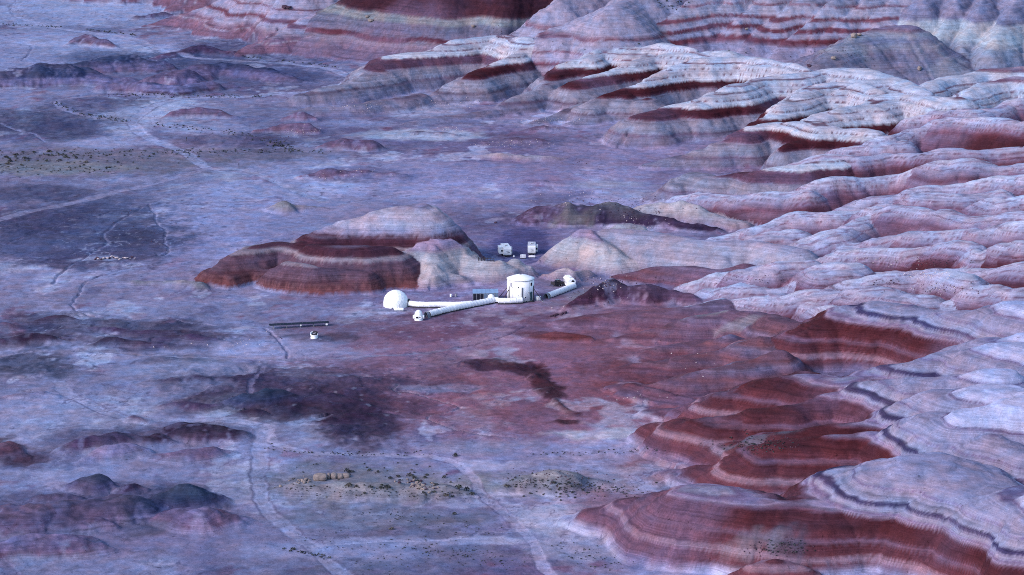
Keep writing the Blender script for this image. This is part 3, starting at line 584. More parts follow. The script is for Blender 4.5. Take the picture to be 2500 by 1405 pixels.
SL, MR, PB = (80, 82, 130), (50, 42, 76), (166, 170, 214)
for a in [  # broad soil areas first, with one painted shadow tint among them
    (1250, 900, 520, 150, (124, 90, 128), .85, .8), (1350, 1010, 350, 60, (128, 90, 124), .7, .7), (1560, 800, 260, 90, (126, 88, 118), .6, .7),
    (100, 130, 300, 50, (134, 134, 190), .6, .6), (200, 40, 260, 40, (144, 144, 198), .7, .5), (560, 190, 260, 30, (84, 84, 134), .6, .6),
    (300, 600, 300, 60, (110, 96, 146), .5, .7), (560, 560, 260, 90, (134, 128, 184), .6, .7), (150, 1000, 220, 60, (136, 128, 180), .6, .6),
    (960, 460, 260, 40, (138, 134, 190), .5, .7), (1150, 430, 200, 30, (134, 130, 188), .5, .7), (900, 1330, 330, 70, (106, 104, 148), .7, .6),
    (1050, 1240, 260, 40, (108, 102, 146), .6, .6), (1380, 1180, 200, 40, (126, 120, 152), .75, .5), (900, 1185, 270, 44, (118, 113, 142), .85, .6), (1150, 1190, 120, 20, (122, 120, 146), .7, .5), (900, 1260, 240, 30, (112, 110, 148), .7, .6),
    (450, 1320, 330, 60, (122, 110, 160), .6, .7), (150, 1385, 300, 24, (130, 126, 180), .6, .6), (1500, 1120, 200, 40, (134, 126, 172), .6, .7),
    (250, 395, 300, 34, (110, 102, 136), .85, .4), (600, 375, 180, 14, (112, 102, 136), .6, .5), (120, 412, 170, 18, (128, 122, 148), .7, .5), (1270, 590, 100, 45, (98, 92, 152), .7, .6),  # last patch paints the station hill's blue shadow behind the trailers
    (1000, 720, 260, 30, (112, 96, 146), .6, .7), (1050, 800, 220, 24, (116, 88, 126), .5, .7), (1450, 400, 260, 60, (128, 112, 160), .5, .8),
    (1560, 960, 190, 60, (124, 78, 104), .8, .7), (1640, 1140, 130, 40, (128, 92, 120), .7, .7), (1520, 1240, 130, 40, (126, 86, 112), .7, .7), (1600, 850, 260, 50, (120, 80, 106), .6, .7), (1000, 860, 300, 50, (130, 96, 132), .6, .7), (1150, 960, 260, 60, (130, 90, 122), .6, .7),
    # dark soils, plus the station hill's shadow painted at the trailers
    (210, 580, 220, 62, (86, 84, 132), .75, .6), (110, 600, 150, 36, (80, 80, 128), .7, .6), (870, 1046, 100, 50, (76, 60, 92), .7, .7), (560, 940, 170, 40, (66, 56, 96), .8, .45), (800, 930, 220, 34, (80, 66, 104), .7, .5),
    (200, 70, 90, 10, (96, 96, 146), .5, .5), (560, 110, 110, 16, (66, 60, 106), .75, .5), (520, 150, 200, 18, (74, 74, 124), .7, .5), (300, 145, 160, 18, (66, 72, 120), .7, .45), (650, 185, 120, 14, (70, 72, 122), .7, .5), (900, 290, 150, 10, (96, 88, 136), .5, .6), (1080, 300, 120, 10, (88, 84, 134), .6, .5), (1230, 340, 160, 16, (92, 82, 124), .6, .6), (1270, 600, 70, 40, (72, 70, 128), .75, .5), (1000, 350, 140, 8, (96, 90, 140), .5, .6), (850, 425, 120, 16, (90, 84, 134), .6, .5),  # deep blue patch at the trailers is hill shadow put into the colour
    (480, 880, 60, 10, (92, 92, 128), .6, .4), (1050, 815, 120, 14, (104, 70, 104), .6, .6), (1150, 780, 160, 14, (104, 76, 112), .6, .6),
    (250, 550, 190, 50, SL, .7, .6), (300, 500, 110, 18, SL, .6, .5), (90, 540, 140, 40, (64, 56, 98), .7, .3), (200, 640, 150, 22, (71, 58, 98), .6, .4), (330, 600, 70, 40, (65, 59, 99), .6, .3),
    (90, 300, 170, 34, (64, 64, 107), .8, .35), (250, 250, 130, 14, (70, 65, 110), .6, .4), (60, 470, 130, 18, (65, 62, 106), .7, .35), (240, 305, 110, 10, (70, 68, 114), .5, .5), (560, 345, 140, 14, (74, 67, 110), .6, .4), (640, 340, 60, 22, (73, 62, 104), .5, .4),
    (65, 892, 125, 28, (61, 62, 96), .9, .2, -.05), (400, 880, 60, 9, (70, 67, 102), .6, .4),
    (300, 800, 240, 18, MR, .75, .5), (360, 835, 220, 22, (62, 47, 83), .7, .5), (60, 835, 120, 16, MR, .7, .5), (150, 775, 120, 12, MR, .6, .5), (480, 825, 120, 14, (68, 50, 83), .6, .5),
    (520, 935, 150, 34, (62, 50, 88), .8, .5), (560, 990, 160, 26, (64, 46, 77), .75, .5), (800, 985, 150, 36, (58, 41, 74), .85, .45), (860, 1045, 80, 44, (55, 43, 77), .85, .4), (900, 940, 200, 26, (76, 58, 91), .7, .5), (700, 1010, 140, 22, (61, 43, 74), .8, .4), (960, 990, 90, 20, (73, 49, 80), .6, .5),
    (450, 1060, 180, 26, (73, 58, 94), .5, .5), (230, 1075, 120, 24, (74, 62, 102), .6, .5), (10, 1100, 55, 34, (70, 40, 62), .8, .3),
    (300, 1240, 260, 50, (64, 62, 106), .6, .5), (470, 1210, 90, 26, (55, 59, 101), .7, .4), (120, 1280, 140, 30, (64, 68, 114), .6, .4),
    (1180, 882, 70, 8, (64, 38, 64), .85, .3), (1270, 905, 60, 14, (67, 37, 59), .9, .3, .35), (1330, 945, 45, 24, (65, 34, 56), .9, .3, .6), (1385, 995, 34, 14, (64, 34, 54), .8, .3, .4), (1390, 1028, 40, 5, (61, 36, 59), .7, .4),
    (1600, 900, 170, 26, (94, 53, 72), .6, .5), (1560, 945, 90, 14, (93, 49, 64), .7, .4), (1320, 820, 60, 10, (94, 49, 64), .7, .4),
    (770, 826, 90, 7, (65, 62, 94), .7, .4), (1000, 760, 90, 8, (74, 62, 101), .5, .6),
    # pale crusts
    (180, 105, 150, 14, (152, 150, 204), .6, .6), (330, 15, 150, 16, (150, 148, 202), .6, .6), (260, 350, 120, 12, (144, 142, 198), .6, .6), (700, 855, 160, 24, (140, 136, 190), .7, .6), (460, 905, 160, 20, (144, 140, 192), .6, .6), (420, 950, 160, 20, (140, 134, 186), .5, .6),
    (1000, 330, 130, 12, PB, .6, .6), (880, 300, 90, 10, (140, 140, 196), .6, .6), (1480, 1062, 130, 14, (164, 160, 198), .8, .45), (1340, 1270, 90, 34, (156, 152, 196), .8, .4), (1400, 1330, 120, 30, (150, 144, 190), .7, .5), (1200, 1320, 110, 10, (152, 152, 204), .7, .5), (960, 1322, 160, 10, (140, 138, 192), .7, .5), (780, 1345, 200, 18, (138, 136, 192), .6, .6),
    (1180, 1130, 90, 10, (156, 152, 200), .6, .5), (1160, 1090, 120, 16, (134, 130, 176), .6, .5), (1560, 1150, 90, 12, (150, 144, 190), .6, .6), (1140, 1230, 60, 7, (148, 146, 196), .6, .5), (1550, 1310, 80, 30, (150, 142, 186), .6, .5), (1060, 945, 90, 12, (140, 132, 180), .6, .5), (1600, 770, 60, 6, (150, 140, 182), .5, .5),
    (820, 560, 100, 12, (146, 142, 198), .6, .6), (640, 470, 140, 14, (142, 140, 196), .6, .6), (1680, 445, 60, 10, (150, 148, 196), .6, .5), (1480, 455, 90, 8, (146, 148, 192), .6, .5), (230, 632, 60, 7, (150, 150, 204), .7, .4),
    (1440, 720, 60, 10, (132, 128, 156), .7, .5), (1380, 740, 60, 8, (124, 112, 146), .5, .5), (1390, 690, 60, 24, (128, 120, 162), .6, .6),
]:
    patch(*a)
del_cols = None

C = mix(C, solid((146, 126, 166)), _ap * smooth(.1, .55, n_b + .5 * n_c) * .6)
C = mix(C, solid((150, 142, 182)), _ap * smooth(.45, .75, noise(X / 30, Y / 34, 131) + .5 * n_c) * .6)
C = mix(C, solid((132, 84, 104)), _ap * smooth(.3, .7, noise(X / 22, Y / 30, 132) + .4 * n_c) * .5)
for a in [(1185, 884, 80, 9, (72, 44, 68), .8, .5, .06), (1270, 904, 62, 15, (70, 40, 60), .85, .5, .3), (1330, 945, 44, 24, (68, 38, 56), .85, .5, .6), (1388, 992, 34, 15, (68, 38, 56), .8, .5, .4), (1390, 1028, 40, 5, (66, 40, 60), .7, .5)]:
    patch(*a)      # the dark red tongue on the apron
# --- dirt roads and washes: (points, width in metres, colour, is a road)
ROADS = [
    ([(75, -20), (40, 10), (32, 28), (60, 52), (180, 76), (330, 92), (385, 122), (430, 140), (620, 149), (760, 160), (840, 180), (872, 203), (800, 222), (620, 234), (450, 238), (375, 258), (328, 290), (322, 303), (350, 335), (420, 360), (465, 384), (500, 408), (525, 414)], 9.0, (150, 146, 200), True),
    ([(515, 412), (430, 432), (300, 466), (150, 500), (-20, 540)], 9.0, (142, 132, 182), True),
    ([(520, 412), (600, 412), (660, 440), (730, 470), (790, 492)], 6.0, (150, 146, 198), True),
    ([(322, 300), (240, 292), (150, 270), (130, 250), (180, 238), (300, 233)], 6.0, (146, 136, 188), True),
    ([(-20, 872), (150, 854), (300, 861), (450, 868), (640, 876), (760, 879), (900, 869), (1050, 862), (1120, 850)], 3.4, (144, 132, 178), True),
    ([(1120, 850), (1180, 838), (1240, 815), (1290, 796)], 1.2, (96, 70, 104), False),
    ([(140, 935), (165, 962), (230, 996), (285, 1020), (400, 1031), (560, 1026), (635, 1040), (642, 1080), (630, 1160), (640, 1230), (680, 1270), (740, 1322), (820, 1385), (850, 1415)], 7.0, (146, 142, 196), True),
    ([(640, 1042), (672, 1092), (760, 1106), (900, 1110), (1070, 1112), (1140, 1142), (1168, 1190), (1168, 1208), (1245, 1262), (1288, 1312), (1330, 1372), (1350, 1415)], 5.0, (152, 144, 194), True),
    ([(0, 1372), (60, 1420)], 6, (118, 108, 160), True),
    ([(365, 500), (378, 522), (384, 545), (408, 562), (400, 582), (414, 606), (392, 628), (378, 618)], 1.6, (138, 132, 182), False),
    ([(350, 508), (302, 532), (262, 562), (256, 578), (264, 592), (238, 606), (214, 626), (184, 642), (150, 660), (130, 690)], 2.0, (132, 128, 180), False),
    ([(272, 518), (216, 538), (152, 548), (104, 568), (60, 580), (18, 598)], 1.4, (122, 116, 166), False),
    ([(420, 640), (260, 664), (205, 690), (196, 715), (175, 745), (190, 772), (270, 786), (380, 776), (450, 780), (525, 796)], 1.4, (148, 140, 190), False),
    ([(640, 895), (625, 930), (608, 962), (600, 985)], 3.0, (128, 116, 164), False),
    ([(650, 800), (690, 840), (700, 874)], 1.6, (132, 122, 172), False),
    ([(750, 1335), (900, 1322), (1140, 1316), (1160, 1298), (1280, 1300)], 1.8, (156, 152, 204), False),
    ([(880, 1256), (960, 1250), (1050, 1228), (1080, 1216), (1160, 1216)], 1.8, (146, 142, 190), False),
    ([(980, 940), (955, 955), (1000, 962), (1080, 980), (1140, 1000), (1040, 1015), (1050, 1032), (1150, 1062), (1260, 1074)], 1.2, (150, 138, 178), False),
    ([(0, 300), (30, 318), (90, 330), (110, 345)], 2.4, (140, 138, 196), False),
    ([(10, 105), (80, 110), (75, 130), (50, 150)], 1.6, (120, 116, 170), False),
]
ROAD = np.zeros(NP_, bool)
for pts, width, col, is_road in ROADS:
    P2 = np.array([at(*q)[:2] for q in pts])
    # smooth the survey line
    for _ in range(2):
        Q = [P2[0]]
        for a, b in zip(P2[:-1], P2[1:]):
            Q += [a * .75 + b * .25, a * .25 + b * .75]
        P2 = np.array(Q + [P2[-1]])
    m = np.nonzero((X > P2[:, 0].min() - 12) & (X < P2[:, 0].max() + 12) & (Y > P2[:, 1].min() - 12) & (Y < P2[:, 1].max() + 12) & ((~hill) | (Z - Zb < 1.5)))[0]
    x = X[m] + 0.9 * noise(X[m] / 14, Y[m] / 14, 71) + 0.5 * noise(X[m] / 4, Y[m] / 4, 72)
    y = Y[m] + 1.2 * noise(X[m] / 15, Y[m] / 15, 73) + 0.6 * noise(X[m] / 4, Y[m] / 4, 74)
    best = np.full(m.size, 1e9, np.float32)
    side = np.zeros(m.size, np.float32)
    for a, b in zip(P2[:-1], P2[1:]):
        e = b - a
        L2 = float(e @ e) + 1e-9
        t = np.clip(((x - a[0]) * e[0] + (y - a[1]) * e[1]) / L2, 0, 1)
        dx, dy = x - a[0] - t * e[0], y - a[1] - t * e[1]
        d = np.hypot(dx, dy)
        bb = d < best
        best = np.where(bb, d, best)
        side = np.where(bb, np.sign(dx * e[1] - dy * e[0]), side)
    hw = width / 2 * .54
    w_ = 1 - smooth(hw * 0.75, hw * 1.15, best)
    cc = np.repeat(alb(col)[None], m.size, 0) * (1 + 0.10 * n_c[m] + .06 * n_d[m])[:, None]
    if is_road:
        s_ = best * side
        for rut in (-0.5, -0.2, 0.2, 0.5):
            cc *= (1 - 0.20 * np.exp(-((s_ - rut * hw) / 0.30) ** 2) * smooth(-.3, .3, n_b[m]))[:, None]
        edge = np.exp(-((best - hw * 1.05) / (0.10 * hw + .18)) ** 2) * smooth(-0.1, .5, n_b[m] + .5 * n_c[m])
        ROAD[m[best < hw]] = True
        Z[m] -= 0.12 * w_
    else:
        edge = np.exp(-((best - hw * 1.0) / .35) ** 2) * smooth(-.1, .4, n_c[m] + .3 * n_b[m]) * (side > 0)
        Z[m] -= 0.35 * w_
    C[m] = mix(mix(C[m], cc, w_ * (.68 if is_road else .5)), np.repeat(alb((84, 72, 116))[None], m.size, 0), edge * 0.55)

# thin drainage cracks over the flats
cr = np.abs(noise(X / 38 + .4 * n_c, Y / 60 + .3 * n_b, 81))
C = mix(C, solid((76, 70, 116)), (1 - smooth(0.0, 0.022, cr)) * 0.6 * smooth(-.3, .3, n_b))
cr2 = np.abs(noise(X / 17 + .5 * n_c, Y / 26 + .4 * n_b, 82))
C = mix(C, solid((160, 156, 206)), (1 - smooth(0.0, 0.03, cr2)) * 0.5 * smooth(.05, .5, n_a + .3 * n_c))
cr3 = np.abs(noise(X / 8 + .5 * n_d, Y / 14 + .4 * n_c, 83))
C = mix(C, solid((70, 62, 104)), (1 - smooth(0.0, 0.035, cr3)) * 0.5 * smooth(.1, .5, -n_a + .4 * n_c))
C = mix(C, solid((62, 56, 98)), smooth(.52, .70, noise(X / 2.6, Y / 3.2, 84) + .25 * n_c) * .55 * smooth(.0, .5, noise(X / 60, Y / 60, 85) + .2 * n_b))
C = mix(C, solid((172, 170, 216)), smooth(.55, .72, noise(X / 2.4, Y / 3.0, 86) + .25 * n_c) * .2 * smooth(.0, .5, noise(X / 55, Y / 55, 87) + .2 * n_b))
C *= .93 * np.stack([.86 + .09 * smooth(700, 1300, QX), 1.03 * np.ones(NP_), 0.95 + 0 * QX], 1)
C *= (1 + 0.07 * n_c + 0.07 * n_d)[:, None]

# --- strata on the hills
s_warp = 0.6 * noise(X / 38, Y / 38, 91) + 0.13 * noise(X / 9, Y / 9, 92) + 0.08 * noise(X / 2.4, Y / 2.4, 93)
hc = C.copy()
for pi, pn in enumerate(PAL_NAMES):
    ids = [i for i, rr in enumerate(RIDGES) if rr[1] == pn]
    if not ids:
        continue
    m = np.nonzero(np.isin(WIN, ids))[0]
    if not m.size:
        continue
    s = Z[m] + s_warp[m] * (0.8 if pn in (S, N, M, 'hab_hill') else 1.0) + (1.1 * noise(X[m] / 17, Y[m] / 40, 94) if pn in ('mesa', 'grey_mesa', 'lilac_hill', 'red_hill') else 0)
    if pn == M:   # here the beds dip with the spurs
        s = .2 * s + .8 * (s - ZC[m] + 14.0) + .2 * (14 - ZC[m]) - .5 + .5 * noise(X[m] / 28, Y[m] / 28, 103)
    col = pal_eval(pn, s)
    if pn == M:   # the lower red bed survives only in pockets, elsewhere it is pale
        alt = pal_eval(M, np.where(s < 10.8, 10.8 + (s - 10.8) * .25, s))
        col = col * (1 - .34 * np.exp(-((s - 11.6 - .5 * n_b[m]) / .16) ** 2) * smooth(.0, .4, noise(X[m] / 30, Y[m] / 30, 101)))[:, None]
        alt = alt * (1 - .25 * np.exp(-((s - 12.5 + .4 * n_b[m]) / .12) ** 2) * smooth(.0, .4, noise(X[m] / 26, Y[m] / 26, 102)))[:, None]
        kp = smooth(-.45, .15, noise(X[m] / 45, Y[m] / 45, 95) + .5 * noise(X[m] / 14, Y[m] / 14, 96))
        col = alt * (1 - kp[:, None]) + col * kp[:, None]
    fac = smooth(.0, .75, fbm(X[m] / 55, Y[m] / 55, 88, 3) + .15) * .55
    lum = col.mean(1)
    dk = 1 - smooth(.09, .22, lum)
    col = mix(col, np.repeat(alb((124, 98, 134), K_HILL)[None], m.size, 0), fac * dk)
    thin = noise(s * 1.5 + 0.4 * n_b[m], X[m] / 70, 97) * 0.16 + noise(s * 3.6 + .3 * n_b[m], X[m] / 60, 96) * 0.14 + noise(s * 7.5, X[m] / 40, 98) * 0.10
    wash = fbm(X[m] / 11, Y[m] / 14, 99, 3) * 0.07
    col = col * (1 + thin * (.45 if pn == M else 1.0) * (1 - .5 * smooth(.16, .28, lum)) + wash)[:, None]
    if pn in ('maroon', 'maroon_soft', 'blue_low', 'olive', 'mauve', 'slate', 'mound', 'dark_hill', 'black_hill', 'lilac_lobe'):   # stony, weathered tops
        col = col * (1 + .22 * n_c[m] + .22 * n_d[m] + .12 * n_b[m])[:, None]
        col = mix(col, C[m], .55 * smooth(.25, .7, n_c[m] + .4 * n_d[m]))
    hc[m] = col
# dust from the plain reaches up the foot of each slope
small = np.isin(WIN, [i for i, rr in enumerate(RIDGES) if rr[0] in ('mound', 'dark_mound', 'low_hill')])
fn = np.clip(.5 + .5 * n_c + .4 * n_b, -.4, 1.4)
foot = np.where(hill, np.where(small, smooth(0.1, 1.5, (Z - Zb) + .45 * n_c + .3 * n_b), np.where(np.isin(WIN, [i for i, rr in enumerate(RIDGES) if rr[1] == S]), smooth(-.1, 2.2, (Z - Zb) - .5 * fn), smooth(0.05, 0.7, (Z - Zb) - 0.7 * fn))), 0)
foot = np.where(small, foot * (0.82 + .18 * smooth(-.3, .5, n_c)), foot)
C = mix(C, hc, foot)

# hillside details: pale scabs, scrub stains
for cx, cy, rx, ry, z0, col, s in [(1400, 500, 60, 14, 7, (142, 136, 146), .8), (1540, 512, 60, 14, 5, (120, 112, 128), .6), (1450, 520, 120, 20, 3, (72, 62, 96), .5),
                                   (1720, 765, 50, 14, 6, (150, 148, 164), .8), (1800, 778, 70, 12, 7, (148, 144, 164), .7), (1850, 1088, 80, 22, 7, (118, 124, 152), .8),
                                   (1920, 1340, 60, 22, 6, (78, 88, 118), .75), (1830, 1335, 70, 14, 6, (150, 142, 170), .6), (2260, 672, 60, 12, 13, (176, 168, 204), .8), (2290, 705, 60, 10, 13, (176, 168, 204), .6),
                                   (1510, 920, 40, 8, 2, (128, 66, 76), .7), (2060, 110, 60, 30, 22, (140, 142, 166), .7), (2330, 100, 70, 40, 24, (168, 170, 194), .5), (1600, 5, 40, 10, 34, (84, 96, 120), .7), (1240, 85, 30, 8, 17, (88, 84, 110), .6),
                                   (1150, 545, 30, 40, 9, (134, 134, 160), .7), (350, 1215, 60, 30, 7, (96, 94, 118), .5), (1110, 588, 40, 10, 8, (98, 96, 140), .6)]:
    q = at(cx, cy, z0)
    sx = rx / (FPX / math.hypot(q[1], CAM_H - z0))
    sy = ry / (FPX / math.hypot(q[1], CAM_H - z0)) * 2.2
    m = np.nonzero((np.abs(X - q[0]) < sx * 2) & (np.abs(Y - q[1]) < sy * 2))[0]
    d = np.hypot((XW[m] - q[0]) / sx, (YW[m] - q[1]) / sy) + .35 * n_c[m] + .2 * n_d[m]
    C[m] = mix(C[m], np.repeat(alb(col, K_HILL)[None], m.size, 0), s * .62 * (1 - smooth(.35, 1.3, d + .35 * n_c[m])))
_l = C.mean(1)
C = C * ((_l / .25) ** .22)[:, None]
C = mix(C, np.repeat(C.mean(1)[:, None], 3, 1) * np.array([.98, .97, 1.08]), np.full(NP_, -.06))
C = np.clip(C, 0.004, 0.85)

# ------------------------------------------------------------------ ground material
def nodes_of(m):
    m.use_nodes = True
    nt = m.node_tree
    nt.nodes.clear()
    out = nt.nodes.new("ShaderNodeOutputMaterial")
    b = nt.nodes.new("ShaderNodeBsdfPrincipled")
    nt.links.new(b.outputs[0], out.inputs[0])
    return nt, b


ground_mat = bpy.data.materials.new("weathered_clay")
nt, bs = nodes_of(ground_mat)
NN, LL = nt.nodes.new, nt.links.new
bs.inputs["Roughness"].default_value = 1.0
bs.inputs["Specular IOR Level"].default_value = 0.05
att = NN("ShaderNodeAttribute"); att.attribute_name = "soil"
geo = NN("ShaderNodeNewGeometry")
def noise_node(scale3, scale, detail, rough):
    m_ = NN("ShaderNodeMapping"); m_.inputs["Scale"].default_value = scale3
    LL(geo.outputs["Position"], m_.inputs["Vector"])
    n_ = NN("ShaderNodeTexNoise"); n_.inputs["Scale"].default_value = scale; n_.inputs["Detail"].default_value = detail; n_.inputs["Roughness"].default_value = rough
    LL(m_.outputs[0], n_.inputs["Vector"])
    return n_


def rng(node, a, b, c, d):
    m_ = NN("ShaderNodeMapRange"); m_.inputs[1].default_value = a; m_.inputs[2].default_value = b; m_.inputs[3].default_value = c; m_.inputs[4].default_value = d
    LL(node.outputs[0], m_.inputs[0])
    return m_


def times(a, b):
    m_ = NN("ShaderNodeMath"); m_.operation = 'MULTIPLY'
    LL(a.outputs[0], m_.inputs[0]); LL(b.outputs[0], m_.inputs[1])
    return m_


g1 = rng(noise_node((.9, 1, 1), .38, 8, .62), .32, .68, .80, 1.2)       # crust patches a few metres wide
g2 = rng(noise_node((.03, .03, 4.6), 1.0, 5, .65), .3, .7, .74, 1.24)      # fine beds, level with the horizon
g3 = rng(noise_node((1, 1, 1), 2.3, 5, .7), .30, .70, .87, 1.14)         # gravel and cracks
g4 = rng(noise_node((1, 1, .6), 1.25, 3, .6), .64, .70, 1.0, 1.28)      # scattered pale chips
g5 = rng(noise_node((1, 1, .6), 1.05, 3, .6), .66, .71, 1.0, .55)       # scattered dark crumbs
mu = times(times(times(g1, g2), times(g3, g4)), g5)
vm = NN("ShaderNodeVectorMath"); vm.operation = 'SCALE'
hue = NN("ShaderNodeMix"); hue.data_type = 'RGBA'
hue.inputs[6].default_value = (1.14, .98, .93, 1); hue.inputs[7].default_value = (.87, 1.0, 1.1, 1)
h_ = rng(noise_node((1, .8, 1), .16, 5, .6), .35, .65, 0, 1)
LL(h_.outputs[0], hue.inputs[0])
hm = NN("ShaderNodeVectorMath"); hm.operation = 'MULTIPLY'
LL(att.outputs["Color"], hm.inputs[0]); LL(hue.outputs[2], hm.inputs[1])
LL(hm.outputs[0], vm.inputs[0]); LL(mu.outputs[0], vm.inputs["Scale"])
LL(vm.outputs[0], bs.inputs["Base Color"])
nz3 = NN("ShaderNodeTexNoise"); nz3.inputs["Scale"].default_value = .9; nz3.inputs["Detail"].default_value = 5; nz3.inputs["Roughness"].default_value = .7
LL(geo.outputs["Position"], nz3.inputs["Vector"])
bp = NN("ShaderNodeBump"); bp.inputs["Strength"].default_value = .6; bp.inputs["Distance"].default_value = .35
LL(nz3.outputs[0], bp.inputs["Height"]); LL(bp.outputs[0], bs.inputs["Normal"])

# ------------------------------------------------------------------ terrain meshes: one surface, split along the feet of the hills and the road edges
idx = np.arange(NP_, dtype=np.int32).reshape(NV, NW)
F = np.stack([idx[:-1, :-1], idx[:-1, 1:], idx[1:, 1:], idx[1:, :-1]], 2).reshape(-1, 4)
obj_of_ridge = np.array([OBJ_NAMES.index(rr[0]) for rr in RIDGES])
vcls = np.where(WIN >= 0, obj_of_ridge[np.clip(WIN, 0, None)], 0)
vcls = np.where((vcls > 0) & (Z - Zb < 0.25), 0, vcls)
ROAD &= vcls == 0
vcls = np.where(ROAD, 90, vcls)
fcls = vcls[F[:, 0]]
LABELS = {
    'desert_plain': ('desert_plain', 'wide lilac and mauve clay plain with dark soil stains and dry washes'),
    'banded_badlands': ('badlands', 'rounded clay badland ridges banded red and pale lilac filling the right side'),
    'mesa_slope': ('mesa_slope', 'tall gullied mesa slopes with red and grey bands along the top edge'),
    'far_mesa': ('far_mesa', 'higher mesa behind the banded slopes'),
    'station_hill': ('station_hill', 'large red hill with a smooth pale top behind the white dome'),
    'pale_ridge': ('pale_ridge', 'pale cream and lilac ridge right of the parked trailers'),
    'dark_hill': ('dark_hills', 'dark slate hills with stony beige crests right of the station'),
    'mound': ('clay_mounds', 'small banded clay mounds scattered over the plain'),
    'low_hill': ('low_blue_hills', 'low blue grey hills with dark red feet at upper left'),
    'dark_mound': ('low_dark_hills', 'low maroon and slate hills at lower left'),
}


def build_part(name, label, faces):
    used, inv = np.unique(faces, return_inverse=True)
    me = bpy.data.meshes.new(name)
    nv, nf = used.size, faces.shape[0]
    me.vertices.add(nv)
    co = np.stack([X[used], Y[used], Z[used]], 1).astype(np.float32)
    me.vertices.foreach_set("co", co.ravel())
    me.loops.add(nf * 4)
    me.loops.foreach_set("vertex_index", inv.astype(np.int32).ravel())
    me.polygons.add(nf)
    me.polygons.foreach_set("loop_start", np.arange(0, nf * 4, 4, dtype=np.int32))
    me.polygons.foreach_set("loop_total", np.full(nf, 4, np.int32))
    me.polygons.foreach_set("use_smooth", np.ones(nf, bool))
    ca = me.attributes.new("soil", 'FLOAT_COLOR', 'POINT')
    cc = np.ones((nv, 4), np.float32)
    cc[:, :3] = C[used]
    ca.data.foreach_set("color", cc.ravel())
    me.update(calc_edges=True)
    me.materials.append(ground_mat)
    o = bpy.data.objects.new(name, me)
    COL.objects.link(o)
    o["kind"] = "structure"
    o["label"] = label
    return o


for ci, on in enumerate(OBJ_NAMES):
    sel = F[fcls == ci]
    if len(sel):
        build_part(LABELS[on][0], LABELS[on][1], sel)
build_part('dirt_road', 'pale rutted dirt roads winding across the clay plain', F[fcls == 90])
print("terrain", NP_, len(F))
#OBJECTS_START

# ------------------------------------------------------------------ things: helpers
random.seed(11)


def simple_mat(name, col, rough=0.6, var=0.10, scale=1.2, spec=0.3, metallic=0.0, bump=0.0):
    m = bpy.data.materials.new(name)
    t, b = nodes_of(m)
    tc = t.nodes.new("ShaderNodeTexCoord")
    n = t.nodes.new("ShaderNodeTexNoise"); n.inputs["Scale"].default_value = scale; n.inputs["Detail"].default_value = 5
    t.links.new(tc.outputs["Object"], n.inputs["Vector"])
    r = t.nodes.new("ShaderNodeMapRange"); r.inputs[1].default_value = .3; r.inputs[2].default_value = .7
    r.inputs[3].default_value = 1 - var; r.inputs[4].default_value = 1 + var
    t.links.new(n.outputs[0], r.inputs[0])
    v = t.nodes.new("ShaderNodeVectorMath"); v.operation = 'SCALE'; v.inputs[0].default_value = col
    t.links.new(r.outputs[0], v.inputs["Scale"])
    t.links.new(v.outputs[0], b.inputs["Base Color"])
    b.inputs["Roughness"].default_value = rough
    b.inputs["Metallic"].default_value = metallic
    b.inputs["Specular IOR Level"].default_value = spec
    if bump:
        bb = t.nodes.new("ShaderNodeBump"); bb.inputs["Strength"].default_value = bump; bb.inputs["Distance"].default_value = .1
        t.links.new(n.outputs[0], bb.inputs["Height"]); t.links.new(bb.outputs[0], b.inputs["Normal"])
    return m


WHITE = simple_mat("white_paint", (.80, .80, .80), .55, .05, .7)
FABRIC = simple_mat("white_fabric", (.76, .76, .77), .85, .07, .9, .1)
CARAVAN_WHITE = simple_mat("caravan_white", (.66, .68, .68), .5, .08, .8)
GREY_W = simple_mat("grey_roof", (.42, .42, .46), .7, .15, 1.5)
TANKW = simple_mat("white_tank", (.78, .77, .76), .45, .05, 2.0)
DARK = simple_mat("dark_frame", (.025, .022, .028), .7, .25, 2.0)
BLACKG = simple_mat("dark_glass", (.012, .014, .022), .15, .1, 2.0, .5)
RUST = simple_mat("dark_red_steel", (.05, .018, .02), .6, .2, 2.0)
TEAL = simple_mat("teal_door", (.03, .075, .085), .5, .2, 1.0)
MIDGREY = simple_mat("grey_metal", (.22, .22, .25), .5, .15, 1.5)
HOOPG = simple_mat("grey_mesh", (.20, .22, .26), .8, .2, 3.0)
GLASSB = simple_mat("polycarbonate", (.10, .15, .22), .35, .2, 1.0, .4)
ROOFB = simple_mat("blue_roof", (.16, .25, .38), .5, .12, 1.0)
PV = simple_mat("solar_cell", (.006, .008, .018), .6, .2, 3.0, .12)
TIRE = simple_mat("rubber", (.015, .015, .017), .9, .2, 3.0, .1)
ROCKB = simple_mat("beige_sandstone", tuple(alb((138, 128, 140), 1.2)), .95, .25, .9, .05, 0, .5)
ROCKP = simple_mat("pale_stone", tuple(alb((176, 166, 190), 1.1)), .95, .2, 1.5, .05, 0, .4)
ROCKD = simple_mat("dark_stone", tuple(alb((70, 54, 76), 1.0)), .95, .25, 1.5, .05, 0, .4)
LEAF = [simple_mat("sage_leaf", (.062, .070, .060), .9, .35, 3.0, .05), simple_mat("dry_leaf", (.085, .078, .066), .9, .35, 3.0, .05), simple_mat("dark_leaf", (.045, .050, .052), .9, .35, 3.0, .05)]
STEM = simple_mat("dry_stem", (.06, .045, .04), .9, .2, 3.0, .05)
WOODD = simple_mat("dark_wood", (.03, .025, .03), .9, .25, 2.0, .1)
DECAL = simple_mat("grey_decal", (.06, .07, .11), .5, .1, 2.0)


